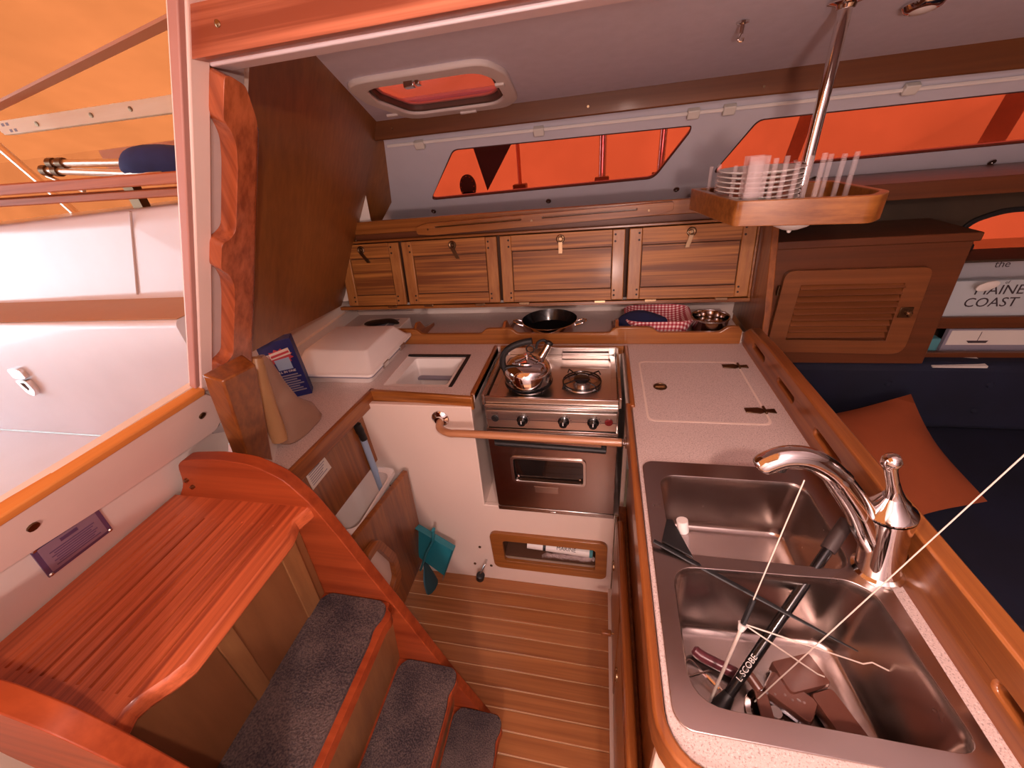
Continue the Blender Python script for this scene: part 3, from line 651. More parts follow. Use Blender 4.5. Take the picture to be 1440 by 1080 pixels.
bm = BM(); lathe(bm, [(.055, .952), (.061, .958), (.063, 1.020), (.0655, 1.024), (.062, 1.025), (.0605, 1.018), (.058, .962), (.001, .960)], (.400, 1.480, 0), 36); obj('bowl', bm, M['chrome'], po)
bm = BM(); lathe(bm, [(.0655, 1.021), (.0625, 1.024), (.0655, 1.027), (.0625, 1.024)], (.400, 1.480, 0), 36, cap0=False, cap1=False); obj('rim', bm, M['chrome2'], po)
bx = thing('carton', 'printed black and white carton lying on the shelf at the aft end', 'box', (-.93, 1.49, .951))
bm = BM(); box(bm, -1.03, -.83, 1.45, 1.56, .951, 1.005); obj('box', bm, M['paper'], bx, bev=.002)
bm = BM(); box(bm, -.985, -.91, 1.448, 1.5, .97, 1.0075); box(bm, -.90, -.87, 1.4485, 1.54, .96, 1.0065); obj('print', bm, M['grey'], bx)
bm = BM(); tube(bm, smoothpath([(-1.00, 1.49, 1.012), (-.95, 1.47, 1.02), (-.90, 1.50, 1.016), (-.85, 1.48, 1.012)], 4), [.012, .016, .018, .020, .02, .02, .019, .018, .017, .016, .013, .01, .006], 8, sq=(1.6, .5)); obj('crumpled_wrap', bm, M['black'], bx)
text('box_lettering', 'To', .03, (-.995, 1.4485, .975), (1, 0, 0), (0, 0, 1), M['ink'], bx)
bm = BM(); box(bm, -.775, -.755, 1.43, 1.46, .951, .985); box(bm, -.80, -.755, 1.46, 1.49, .951, .972); tag(obj('spice_tin', bm, M['brass'], bev=.003, at=(-.78, 1.45, .951)), 'small square tin tucked beside the aft shelf divider', 'tin')

# white box with pitched lid standing on the counter
wb = thing('cool_box', 'white moulded box with tapered lid standing beside the icebox', 'box', (-.91, 1.2, .95))
def rl(x0, x1, y0, y1, z, r=.02): return [(x, y_, z) for x, y_ in rrect(x0, x1, y0, y1, r, 4)]
bm = BM(); loft(bm, [rl(-1.05, -.785, 1.085, 1.37, .951), rl(-1.055, -.765, 1.065, 1.38, .988)], True, True); obj('base', bm, M['white'], wb)
bm = BM(); loft(bm, [rl(-1.07, -.752, 1.05, 1.39, .989, .015), rl(-1.07, -.752, 1.05, 1.39, .998, .015)], True, True); obj('gasket', bm, M['grey'], wb, bev=.002)
bm = BM(); loft(bm, [rl(-1.075, -.748, 1.045, 1.395, .998, .015), rl(-1.075, -.748, 1.045, 1.395, 1.006, .015), rl(-1.065, -.760, 1.058, 1.385, 1.010, .02), rl(-1.045, -.788, 1.118, 1.345, 1.058, .015), rl(-1.035, -.797, 1.128, 1.335, 1.061, .012)], True, True); obj('lid', bm, M['white'], wb)
bm = BM(); box(bm, -.752, -.744, 1.13, 1.17, .985, 1.004); box(bm, -.752, -.744, 1.27, 1.31, .985, 1.004); obj('catch', bm, M['chrome2'], wb, bev=.002)

# navy carton of powder
bxn = thing('powder_box', 'navy blue powder carton with red and white print by the partition', 'box', (-1.01, .99, .951))
ux = Vector((.086, .050, 0)).normalized(); uy = Vector((-ux.y, ux.x, 0)); A0 = Vector((-1.062, .957, .951))
fb = lambda a, d, h_: A0 + ux * a + uy * d + Vector((0, 0, h_))
obj('carton', box(BM(), 0, .104, 0, .045, 0, .212, fb), M['navy'] if 0 else plain('navy_print', '#1B2468', .45), bxn, bev=.0015)
obj('starburst', plate(BM(), [(.056 + (.040 if i % 2 else .031)*math.cos(i*PI/12), .155 + (.030 if i % 2 else .022)*math.sin(i*PI/12)) for i in range(24)], [], -.0008, 0, lambda a, h_, w_: fb(a, w_, h_)), M['red'], bxn)
obj('logo_panel', plate(BM(), [(.028, .150), (.026, .170), (.088, .182), (.090, .160)], [], -.0014, 0, lambda a, h_, w_: fb(a, w_, h_)), M['paper'], bxn)
obj('logo_stripe', plate(BM(), [(.030, .155), (.030, .163), (.086, .173), (.087, .166)], [], -.0019, 0, lambda a, h_, w_: fb(a, w_, h_)), M['red'], bxn)
obj('picture', plate(BM(), [(.036, .108), (.034, .146), (.080, .150), (.080, .108)], [], -.0012, 0, lambda a, h_, w_: fb(a, w_, h_)), M['lblue'], bxn)
text('carton_lettering', 'ALL IN ONE', .011, fb(.056, -.001, .100), ux, (0, 0, 1), M['white'], bxn)
bm = BM()
for i in range(8): box(bm, .012, .094 - (i % 3) * .008, -.0009, 0, .022 + i*.0088, .0262 + i*.0088, fb)
obj('small_print', bm, M['grey'], bxn)
# translucent amber container
jg = thing('amber_bottle', 'translucent amber plastic bottle standing at the end of the worktop', 'bottle', (-.895, .80, .951))
def jl(cx_, cy_, z, a, b_): return [(cx_ + math.copysign(abs(math.cos(t))**.7, math.cos(t))*a, cy_ + math.copysign(abs(math.sin(t))**.7, math.sin(t))*b_, z) for t in [2*PI*i/20 for i in range(20)]]
bm = BM(); loft(bm, [jl(-.878, .815, .951, .040, .075), jl(-.876, .812, .960, .044, .080), jl(-.872, .815, 1.01, .034, .062), jl(-.872, .80, 1.05, .022, .040), jl(-.872, .790, 1.12, .018, .030), jl(-.870, .784, 1.19, .014, .024), jl(-.868, .780, 1.215, .010, .014)], True, True); obj('shell', bm, M['jug'], jg)
bm = BM(); tube(bm, smoothpath([(-.878, .735, .975), (-.874, .738, 1.03), (-.864, .742, 1.12), (-.858, .750, 1.19), (-.860, .764, 1.225)], 5), [.022]*6 + [.021]*6 + [.020]*5 + [.018]*3 + [.008], 12); obj('grip', bm, plain('amber_grip', '#C09468', .35), jg)

# ================================================================ CABINET BELOW COUNTER: bin, label, brush
bn = thing('tilt_bin', 'tilt-out teak rubbish bin with white plastic liner, left open', 'bin', (-.78, .83, .1))
bt = Vector
bm = hexa(BM(), [bt((-.672, .975, .645)), bt((-.700, .655, .668)), bt((-.702, .655, .17)), bt((-.712, .985, .15))], [bt((-.690, .975, .648)), bt((-.718, .655, .670)), bt((-.720, .655, .17)), bt((-.730, .985, .15))])
fr = obj('front_board', bm, M['teakz'], bn, bev=.003)
bm = BM(); q = rrect
loft(bm, [[(x, y_, .660 - (x + .9)*.05) for x, y_ in l] for l in (rrect(-.925, -.712, .675, .968, .02, 4), rrect(-.905, -.726, .70, .950, .03, 4))] + [[(x, y_, z) for x, y_ in rrect(-.90 + d, -.728 - d, .705 + d, .945 - d, .03, 4)] for z, d in ((.60, 0), (.30, .015), (.28, .03))], False, True)
loft(bm, [[(x, y_, z) for x, y_ in rrect(-.925, -.712, .675, .968, .02, 4)] for z in (.661, .645)])
obj('liner', bm, M['white'], bn)
bm = BM(); plate(bm, rpoly([(.655, .60), (.725, .585), (.775, .44), (.765, .34), (.70, .30), (.655, .30)], .02), [rpoly([(.655, .57), (.708, .560), (.748, .43), (.735, .37), (.655, .33)], .012)], -.699, -.676, YZ); obj('pull_frame', bm, M['teaky'], fr, bev=.006)
bm = plate(BM(), [(.655, .575), (.712, .563), (.752, .43), (.738, .36), (.655, .325)], [], -.700, -.694, YZ); obj('pull_back', bm, M['cream'], fr)
bm = BM(); hexa(bm, [(-.715, .97, .17), (-.715, .975, .55), (-.80, .975, .55), (-.80, .97, .17)], [(-.715, .985, .17), (-.715, .988, .55), (-.80, .988, .55), (-.80, .985, .17)]); obj('side_board', bm, M['inner_brown'], bn)
br = thing('brush', 'pale blue handled brush with black end standing in the bin', 'brush', (-.785, .95, .5))
bm = BM(); tube(bm, [(-.792, .955, .815), (-.782, .945, .50)], .0115, 12); obj('handle', bm, M['lblue'], br)
bm = BM(); tube(bm, smoothpath([(-.789, .955, .80), (-.792, .955, .83), (-.796, .955, .850), (-.80, .955, .868)], 3), [.0125]*4 + [.015]*4 + [.016, .010], 12); obj('hanging_end', bm, M['black'], br)
nt_ = thing('notice', 'small printed notice stuck to the cabinet side under the worktop', 'notice', (-.799, .74, .87))
obj('sheet', plate(BM(), [(.690, .828), (.690, .913), (.770, .913), (.785, .828)], [], -.7995, -.798, YZ), M['paper'], nt_)
bm = BM()
for i in range(9): box(bm, -.7982, -.7975, .698, .768 - (i*7 % 4)*.006, .838 + i*.0078, .8408 + i*.0078)
obj('print_lines', bm, M['grey'], nt_)

# dustpan and brush
dp = thing('dustpan', 'teal plastic dustpan leaning on the cream panel beside the bin', 'dustpan', (-.63, .96, .1))
a, b_, c_, d_ = Vector((-.70, .975, .352)), Vector((-.548, .955, .262)), Vector((-.600, .90, .135)), Vector((-.715, .93, .20))
nrm = (b_ - a).cross(d_ - a).normalized() * .004
bm = BM(); hexa(bm, [a, b_, c_, d_], [p + nrm for p in (a, b_, c_, d_)])
for p, q in ((a, b_), (b_, c_), (a, d_)):
    up = nrm.normalized() * (-.03 if nrm.y > 0 else .03)
    t_ = (q - p).cross(up).normalized() * .003
    hexa(bm, [p, q, q + t_, p + t_], [p + up, q + up, q + up*.4 + t_, p + up + t_])
obj('tray', bm, M['teal'], dp, bev=.002)
bm = BM(); tube(bm, [(-.615, .94, .372), (-.628, .935, .31), (-.66, .92, .255), (-.70, .90, .16)], [.012, .010, .009, .008], 8, sq=(1, .6)); obj('handle', bm, M['teal'], dp)
bm = BM(); tube(bm, smoothpath([(-.69, .93, .17), (-.69, .92, .09), (-.68, .91, .03)], 4), [.012, .016, .022, .028, .034, .038, .04, .042, .044], 10, sq=(1, .5)); tag(obj('hand_brush', bm, plain('brush_teal', '#1C4650', .7), at=(-.69, .92, .02)), 'dark teal hand brush standing under the dustpan on the sole', 'brush')
# door stop
ds = thing('door_stop', 'small black rubber door stop on a bracket near the sole', 'stop', (-.46, .98, .08))
bm = BM(); tube(bm, smoothpath([(-.445, 1.0, .13), (-.445, .975, .135), (-.455, .962, .115), (-.467, .958, .09)], 4), .004, 8); obj('bracket', bm, M['chrome2'], ds)
bm = BM(); lathe(bm, [(.015, 0), (.018, .006), (.018, .03), (.013, .034)], (-.475, .958, .052), 14, aim((.25, 0, 1))); obj('rubber', bm, M['black'], ds)
for x, z in ((-.464, .212), (-.502, .095), (-.429, .094)):
    bm = BM(); lathe(bm, [(.006, 0), (.006, .003), (.002, .004)], (x, 1.0, z), 10, aim((0, -1, 0))); s_ = obj('screw_head', bm, M['bronze']); s_['kind'] = 'structure'; s_.name = 'trim_9'
# recessed niche with teak frame
ni = thing('niche', 'teak framed letterbox niche in the cream panel under the oven', 'niche', (-.18, 1.0, .21))
obj('frame', plate(BM(), rrect(-.408, .050, .108, .326, .028, 5), [rrect(-.358, .006, .158, .284, .014, 4)], .986, 1.001, XZ), M['teak'], ni, bev=.006)
bm = BM(); box(bm, -.37, .015, 1.02, 1.13, .146, .150); box(bm, -.37, -.366, 1.02, 1.13, .15, .29); box(bm, .011, .015, 1.02, 1.13, .15, .29); box(bm, -.37, .015, 1.126, 1.13, .15, .29); box(bm, -.37, .015, 1.02, 1.13, .288, .292); obj('pocket', bm, M['inner_brown'], ni)
tb = thing('cardboard_tube', 'white printed plastic tube lying in the niche under the oven', 'tube', (-.13, 1.06, .24))
bm = BM(); tube(bm, [(-.27, 1.045, .205), (-.015, 1.045, .188)], .019, 16); obj('tube', bm, M['white'], tb)
bm = BM(); tube(bm, [(-.205, 1.045, .2007), (-.193, 1.045, .1999)], .020, 16); obj('band', bm, M['black'], tb)
bm = BM(); tube(bm, [(-.018, 1.045, .1883), (-.005, 1.045, .1875)], .0195, 16); obj('cap', bm, M['teal2'], tb)
text('tube_lettering', 'MARINE', .022, (-.11, 1.0330, .2095), (1, 0, -.067), (0, .6, .8), M['ink'], tb)
bm = BM(); random.seed(3)
for i in range(14):
    x = -.21 + i*.014; tube(bm, [(x, 1.026, .153 + random.random()*.012), (x + .02, 1.024 + random.random()*.01, .170 + random.random()*.01), (x + .045, 1.026, .155 + random.random()*.018)], .004, 5, sq=(2, .6))
tag(obj('plastic_bag', bm, M['clear'], at=(-.12, 1.03, .15)), 'crumpled clear plastic bag in front of the white tube', 'bag')

# ================================================================ SINK
sk = thing('sink', 'double-bowl brushed stainless steel sink set in the peninsula worktop', 'sink', (.29, .5, .95))
ub = rrect(.142, .436, .509, .712, .032, 6)
lb_ = rpoly([(.138, .480), (.418, .490), (.447, .470), (.462, .268), (.134, .272)], [.04, .02, .025, .03, .05], 6)
bm = BM(); ro = rrect(.108, .476, .240, .757, .026, 6)
plate(bm, ro, [ub, lb_], .9502, .9548); obj('rim', bm, M['sink'], sk, bev=.0018)
def bowl(loop, zb, name):
    cx = sum(p[0] for p in loop) / len(loop); cy_ = sum(p[1] for p in loop) / len(loop)
    def S_(s, z): return [(cx + (p[0]-cx)*s, cy_ + (p[1]-cy_)*s, z) for p in loop]
    bm = BM(); loft(bm, [S_(1.0, .9525), S_(.985, .948), S_(.975, .935), S_(.95, zb + .03), S_(.92, zb + .010), S_(.86, zb + .002), S_(.7, zb), S_(.2, zb - .002)], False, True)
    return obj(name, bm, M['sink'], sk, smooth=60)
bowl(ub, .80, 'upper_bowl'); bowl(lb_, .775, 'lower_bowl')
def drain(x, y_, z):
    bm = BM(); lathe(bm, [(.043, 0), (.042, .003), (.034, .003), (.030, -.004), (.001, -.004)], (x, y_, z), 28); d_ = obj('drain', bm, M['chrome'], sk)
    bm = BM(); lathe(bm, [(.012, -.002), (.012, .004), (.006, .006), (.005, .014), (.009, .018)], (x, y_, z), 16); obj('strainer', bm, M['chrome2'], d_)
drain(.298, .345, .776)
# faucet
fa = thing('faucet', 'polished chrome single-lever kitchen tap with arched pull-out spout', 'tap', (.47, .515, .955))
bm = BM(); ax = (Vector((.447, .52, 1.088)) - Vector((.471, .515, .955)))
lathe(bm, [(.036, 0), (.036, .006), (.031, .010), (.030, .03), (.0305, .10), (.032, .128), (.033, .134)], (.471, .515, .955), 28, aim(ax)); obj('body', bm, M['chrome'], fa)
bm = BM(); P = smoothpath([(.462, .517, 1.00), (.432, .52, 1.045), (.400, .521, 1.098), (.362, .521, 1.148)], 6)
tube(bm, P, [.024 - .006*i/(len(P)-1) for i in range(len(P))], 18); obj('spout_arm', bm, M['chrome'], fa)
bm = BM(); P = smoothpath([(.3635, .521, 1.147), (.340, .521, 1.170), (.310, .520, 1.188), (.280, .519, 1.190), (.258, .518, 1.178), (.250, .518, 1.166)], 6)
tube(bm, P, [.0185, .0185] + [.0175 for i in range(len(P)-5)] + [.017, .015, .010], 18); sh_ = obj('spray_head', bm, M['chrome'], fa)
bm = BM(); lathe(bm, [(.010, 0), (.010, .012), (.008, .014)], (.276, .519, 1.166), 16); obj('nozzle', bm, M['blackg'], sh_)
bm = BM(); lathe(bm, [(.0335, 0), (.0335, .003), (.029, .008), (.021, .020), (.013, .034)], (.4465, .52, 1.090), 26, aim(ax)); obj('cap', bm, M['chrome'], fa)
bm = BM(); P = smoothpath([(.446, .52, 1.108), (.437, .52, 1.135), (.428, .52, 1.155), (.418, .52, 1.178), (.414, .520, 1.190), (.424, .518, 1.196)], 4)
tube(bm, P, [.020, .016, .013, .011, .0095, .009, .0085, .008, .008, .008, .008, .008, .0085, .009, .010, .011, .012, .0125, .012, .010, .007], 14); obj('lever', bm, M['chrome'], fa)
tag(obj('sponge', box(BM(), .462, .482, .532, .560, .955, 1.005), plain('blue_sponge', '#5A8A98', .9, noise_bump=.5), bev=.006, at=(.47, .545, .955)), 'pale teal sponge tucked behind the foot of the tap', 'sponge')
# things standing and lying in the sink
pol = thing('black_pole', 'long black pole with white lettering standing in the lower sink bowl', 'pole', (.215, .338, .78))
p0, p1 = Vector((.214, .340, .796)), Vector((.432, .566, .998))
bm = BM(); tube(bm, [p0, p0.lerp(p1, .98)], .0085, 12); obj('shaft', bm, M['blackg'], pol)
bm = BM(); tube(bm, [p0.lerp(p1, .86), p1.lerp(p0, -.03)], .0115, 12); obj('collar', bm, plain('pole_collar', '#3E3230', .5), pol)
bm = BM(); tube(bm, [p0 + Vector((-.018, -.016, -.012)), p0 + Vector((-.002, -.002, -.004)), p0.lerp(p1, .06)], [.016, .015, .009], 12); obj('foot', bm, M['black'], pol)
dd = (p1 - p0).normalized(); cv = (Vector((0, 0, 1.63)) - p0).normalized(); upv = cv.cross(dd).normalized()
text('pole_lettering', 'L SCOBE', .013, p0.lerp(p1, .20) + (cv - dd*cv.dot(dd)).normalized() * .0086, dd, upv, M['white'], pol)
sq_ = thing('squeegee', 'thin black squeegee arm lying diagonally across both sink bowls', 'squeegee', (.2, .46, .96))
a0, a1 = Vector((.110, .521, .966)), Vector((.400, .395, .915))
bm = BM(); tube(bm, [a0, a0.lerp(a1, .30), a0.lerp(a1, .6), a1], [.0045, .0055, .0045, .0015], 8, sq=(1, .5)); obj('arm', bm, M['black'], sq_)
bm = BM(); hexa(bm, [(.124, .520, .966), (.139, .572, .967), (.150, .572, .967), (.175, .492, .964)], [(.124, .520, .970), (.139, .572, .971), (.150, .572, .971), (.175, .492, .968)]); obj('blade', bm, M['black'], sq_, bev=.001)
wt = thing('bottle_brush', 'small white capped brush standing in the upper sink bowl', 'brush', (.17, .53, .85))
bm = BM(); tube(bm, [(.168, .555, .965), (.180, .540, .90), (.19, .53, .852)], [.009, .010, .008], 12); obj('handle', bm, M['clear'], wt)
bm = BM(); tube(bm, [(.164, .560, .985), (.168, .555, .960)], .0105, 14); obj('cap', bm, M['white'], wt)
rd = thing('pronged_rod', 'thin metal rod with two bent prongs leaning on the tap spout', 'rod', (.2, .34, .78))
r0, r1 = Vector((.195, .340, .792)), Vector((.302, .497, 1.166))
jt = r0.lerp(r1, .39)
bm = BM(); tube(bm, [r0, jt], [.0022, .0028], 8); obj('lower_rod', bm, M['palerod'], rd)
bm = BM(); tube(bm, [r0.lerp(r1, .36), jt], [.0045, .0075], 8); obj('ferrule', bm, M['white'], rd)
bm = BM(); tube(bm, [jt, r0.lerp(r1, .50)], .0042, 8); obj('black_sleeve', bm, M['black'], rd)
bm = BM(); tube(bm, [r0.lerp(r1, .49), r1], .0010, 6); obj('upper_rod', bm, M['palerod'], rd)
for pts in ([jt, (.352, .378, .865), (.362, .377, .862)], [jt, (.418, .396, .880), (.430, .398, .884), (.448, .389, .884)]):
    bm = BM(); tube(bm, pts, .0012, 6); obj('prong', bm, M['palerod'], rd)
bm = BM(); tube(bm, [(.270, .356, .790), (.335, .393, .888), (.557, .52, 1.213), (.70, .602, 1.42)], .0010, 6); tag(obj('whip_rod', bm, M['palerod'], at=(.27, .356, .79)), 'very long thin pale rod slanting from the drain out over the saloon', 'rod')
def block(cx, cy_, z, a, b_, h_, ang, lab):
    bm = BM(); r_ = Matrix.Rotation(math.radians(ang), 3, 'Z')
    for p in [1]:
        vs = rrect(-a/2, a/2, -b_/2, b_/2, .006, 3)
        loops = []
        for zz, s in ((0, .94), (.003, 1), (h_-.003, 1), (h_, .95)):
            loops.append([Vector((cx, cy_, z + zz)) + r_ @ Vector((p_[0]*s, p_[1]*s, 0)) for p_ in vs])
        loft(bm, loops, True, True)
    tag(obj('scouring_pad', bm, M['soap'], at=(cx, cy_, z)), lab, 'pad', group='scouring pads in the sink')
block(.352, .405, .778, .075, .050, .030, 20, 'brown pad furthest back of the three in the sink')
block(.325, .368, .778, .070, .042, .026, -35, 'brown pad with foam bubbles between the other two')
block(.388, .348, .778, .040, .075, .028, 22, 'upright brown pad nearest the front rim of the sink')
bm = BM(); rs = random.Random(5)
for i in range(16):
    x, y_ = .318 + rs.uniform(-.03, .03), .375 + rs.uniform(-.02, .03); lathe(bm, [(.001, -.001), (.0022, .0), (.0014, .0016)], (x, y_, .8045), 7)
tag(obj('foam_bubbles', bm, M['clear'], at=(.32, .37, .80)), 'soap bubbles on the middle pad', 'foam', kind='stuff')
bm = BM(); box(bm, .272, .292, .318, .372, .792, .797); tube(bm, [(.282, .372, .795), (.27, .39, .80), (.268, .40, .79)], .009, 8); tag(obj('sink_plug_strap', bm, M['soap'], bev=.002, at=(.28, .345, .785)), 'flat brown strap lying across the sink drain', 'strap')
bm = BM(); tube(bm, smoothpath([(.185, .425, .792), (.20, .415, .79), (.24, .40, .789), (.262, .392, .788)], 4), [.006] + [.010]*10 + [.007, .004], 10); tag(obj('dish_brush', bm, plain('wine_plastic', '#6E343C', .3), at=(.22, .41, .785)), 'dark wine-red handle lying in the aft corner of the sink', 'brush')
ow = thing('wire_whisk', 'bent wire opener lying in the aft corner of the lower bowl', 'opener', (.185, .37, .78))
bm = BM(); tube(bm, smoothpath([(.165, .372, .792), (.166, .395, .792), (.176, .405, .793), (.190, .392, .793), (.200, .380, .792)], 4), .0022, 6); tube(bm, [(.160, .372, .795), (.208, .392, .795)], .002, 6); tube(bm, [(.200, .385, .79), (.222, .362, .789)], .004, 8); obj('wire', bm, M['chrome'], ow)
bm = BM(); tube(bm, [(.156, .372, .792), (.172, .345, .788)], .0045, 8); obj('grip', bm, M['black'], ow)

# ================================================================ COMPANIONWAY LADDER
ld = thing('companionway_ladder', 'varnished red-brown companionway ladder with carpeted steps', 'ladder', (-.65, .3, 0))
cf_ = rpoly([(-.915, 1.04), (-.895, 1.098), (-.87, 1.115), (-.78, 1.124), (-.695, 1.116), (-.635, 1.080), (-.598, 1.015), (-.568, .92), (-.533, .78), (-.491, .626), (-.399, .267), (-.325, .02), (-.33, .0), (-.62, 0), (-.76, .25), (-.90, .55), (-1.00, .80), (-.965, .985)], .02, 2)
for y0, y1 in ((.494, .522), (.074, .102)):
    obj('cheek', plate(BM(), cf_, [], y0, y1, XZ), M['cheek'], ld, bev=.009, seg=3, smooth=60)
bm = BM(); lathe(bm, [(.005, 0), (.005, .006), (.002, .007)], (-.895, .494, 1.055), 10, aim((0, -1, .0))); lathe(bm, [(.005, 0), (.005, .006), (.002, .007)], (-.89, .494, 1.035), 10, aim((0, -1, .0))); obj('bolt', bm, M['brass'], ld)
# grooved top tread
xs = [-.965, -.93]; deep_x = set()
for i in range(11):
    x = -.902 + i * .0250
    xs += [x - .0030, x - .0021, x + .0021, x + .0030]; deep_x |= {len(xs) - 3, len(xs) - 2}
fe = [(.102, -.632), (.125, -.640), (.150, -.630), (.17, -.612), (.19, -.602), (.40, -.600), (.42, -.600), (.44, -.606), (.458, -.613), (.475, -.608), (.494, -.602)]
ys = [.102, .113, .125, .138, .140, .17, .19, .30, .40, .42, .440, .442, .458, .475, .494]
def fx(y_):
    for (a, b_), (c_, d_) in zip(fe, fe[1:]):
        if a <= y_ <= c_: return b_ + (d_ - b_) * (y_ - a) / (c_ - a)
    return -.62
bm = BM(); rows = []
for j, y_ in enumerate(ys):
    row = [bm.verts.new((x, y_, 1.0 - (.006 if (i in deep_x and 4 <= j <= 10) else 0))) for i, x in enumerate(xs)]
    F = fx(y_)
    for x, z in ((F - .006, 1.0), (F - .003, .997), (F, .989), (F, .972), (F - .006, .964), (-.965, .964)): row.append(bm.verts.new((x, y_, z)))
    rows.append(row)
n_ = len(rows[0])
for a, b_ in zip(rows, rows[1:]):
    for i in range(n_): bm.faces.new((a[i], a[(i+1) % n_], b_[(i+1) % n_], b_[i]))
bm.faces.new(rows[0][::-1]); bm.faces.new(rows[-1])
obj('top_tread', bm, M['step'], ld, smooth=30)
def tread(z, xb, xf, carpet_only=False):
    pr = [(xb - .03, .102), (xb - .03, .494), (xf - .012, .494), (xf - .012, .478), (xf + .002, .470), (xf + .006, .455), (xf, .435), (xf, .12), (xf - .01, .102)]
    t_ = obj('tread', plate(BM(), rpoly(pr, .006, 2), [], z - .034, z - .006), M['cheek'], ld, bev=.006)
    xc = xf - (.010 if not carpet_only else -.004)
    pc = [(xb, .120), (xb, .470), (xb + .02, .492), (xc - .02, .490), (xc - .004, .480), (xc, .455), (xc - .012, .425), (xc - .006, .40), (xc - .006, .120)]
    bm = plate(BM(), rpoly(pc, .012, 3), [], z - .006, z + .004)
    obj('carpet', bm, M['carpet'], t_, bev=.004, seg=2)
tread(.67, -.690, -.492); tread(.37, -.545, -.372, True); tread(.10, -.425, -.272, True)
rn = lambda x0, z0, x1, z1: (lambda y_, t, w_: Vector((x0 + (x1-x0)*t + w_, y_, z0 + (z1-z0)*t)))
f = rn(-.66, .964, -.695, .665)
rs_ = obj('riser', box(BM(), .102, .494, 0, 1, -.012, 0, f), M['riser'], ld)
for a, b_ in ((.250, .285), (.425, .470)): obj('batten', box(BM(), a, b_, 0, .99, 0, .007, f), M['riser'], rs_, bev=.001)
for a, b_ in ((.104, .249), (.2855, .4245), (.4705, .492)): obj('panel', box(BM(), a, b_, .0, .99, -.001, .0035, f), wood('riser_panel', '#6E4426', '#8A5A36', 'z', fine=25, rough=.5, contrast=.6, coat=.05), rs_)
obj('riser', box(BM(), .102, .494, 0, 1, -.012, 0, rn(-.512, .636, -.555, .364)), M['riser'], ld)
obj('riser', box(BM(), .102, .494, 0, 1, -.012, 0, rn(-.392, .336, -.432, .094)), M['riser'], ld)

# plaque on the bulkhead
pq = thing('plaque', 'small purple-bordered engraved metal plaque below the companionway sill', 'plaque', tuple(BK()(.30, 1.10, 0)))
q = [(.245, 1.146), (.345, 1.137), (.360, 1.048), (.252, 1.055)]
def lerp2(u, v): 
    a = Vector(q[0]).lerp(Vector(q[1]), u); b_ = Vector(q[3]).lerp(Vector(q[2]), u); r_ = a.lerp(b_, v); return r_.x, r_.y
pf_ = lambda u, v, w_: BK()(*lerp2(u, v), w_)
obj('border', box(BM(), 0, 1, 0, 1, 0, .003, pf_), M['purpled'], pq)
obj('face', box(BM(), .07, .93, .10, .90, .003, .0036, pf_), M['purple'], pq)
bm = BM(); box(bm, .36, .62, .17, .27, .0036, .0040, pf_)
for i in range(7): box(bm, .16 + .05*(i % 2), .84 - .04*(i % 3), .36 + i*.070, .385 + i*.070, .0036, .0040, pf_)
obj('engraving', bm, M['purpled'], pq)
for u, v in ((.04, .06), (.96, .06), (.04, .94), (.96, .94)):
    bm = BM(); lathe(bm, [(.004, 0), (.003, .0025), (.001, .003)], pf_(u, v, .003), 8, aim(_n)); obj('screw', bm, M['chrome2'], pq)
# upright hand rail beside the companionway
hr2 = thing('grab_rail', 'scalloped red-brown upright grab rail beside the companionway', 'rail', tuple(BK()(.65, 1.5, 0)))
ro_ = rpoly([(.600, 1.762), (.598, 1.714), (.612, 1.703), (.624, 1.685), (.628, 1.655), (.627, 1.56), (.612, 1.549), (.596, 1.547), (.594, 1.504), (.612, 1.492), (.625, 1.470), (.628, 1.44), (.627, 1.318), (.612, 1.309), (.596, 1.307), (.600, 1.239), (.640, 1.224), (.680, 1.222), (.676, 1.449), (.667, 1.715), (.640, 1.755), (.611, 1.763)], .008, 3)
obj('rail', plate(BM(), ro_, [], .006, .034, BK()), M['rail'], hr2, bev=.010, seg=3, smooth=50)
obj('edge', plate(BM(), [(.672, 1.22), (.700, 1.235), (.695, 1.45), (.686, 1.70), (.664, 1.722)], [], .004, .026, BK()), M['rail'], hr2, bev=.006)

# ================================================================ HANGING TRAY
bk_ = [(.308, 1.082), (.566, 1.036), (.612, 1.085), (.602, 1.33), (.256, 1.383)]
ty = thing('dish_tray', 'teak dish tray with clear pegs hung on the chrome post', 'tray', (.43, 1.2, 1.412))
bo = rpoly(bk_, [.014, .018, .02, .02, .02], 4); cxx = sum(p[0] for p in bo)/len(bo); cyy2 = sum(p[1] for p in bo)/len(bo)
bi = [(cxx + (p[0]-cxx)*.90, cyy2 + (p[1]-cyy2)*.89) for p in bo]
obj('frame', plate(BM(), bo, [bi], 1.412, 1.468), M['teak'], ty, bev=.005, seg=3)
obj('base', plate(BM(), bi, [], 1.416, 1.424), M['teaky'], ty)
pegs = [(.375, 1.094, .125), (.395, 1.091, .128), (.418, 1.088, .115), (.440, 1.084, .125), (.462, 1.080, .128), (.505, 1.15, .120), (.532, 1.15, .118), (.556, 1.15, .120), (.318, 1.18, .11), (.300, 1.26, .11), (.30, 1.345, .10), (.40, 1.335, .10), (.50, 1.32, .10)]
for x, y_, h_ in pegs:
    bm = BM(); box(bm, x - .0045, x + .0045, y_ - .004, y_ + .004, 1.424, 1.424 + h_); obj('peg', bm, M['clear'], ty, bev=.001)
names = ['topmost', 'second', 'third', 'fourth', 'fifth', 'sixth', 'seventh', 'eighth', 'lowest']
bm = BM(); lathe(bm, [(.040, 0), (.060, .0012), (.094, .0085), (.096, .0105), (.092, .0105), (.060, .004), (.001, .003)], (0, 0, 0), 36)
pm = bpy.data.meshes.new('plate'); bmesh.ops.recalc_face_normals(bm, faces=bm.faces[:]); bm.to_mesh(pm); bm.free(); pm.materials.append(M['lamp']); pm.polygons.foreach_set('use_smooth', [True]*len(pm.polygons))
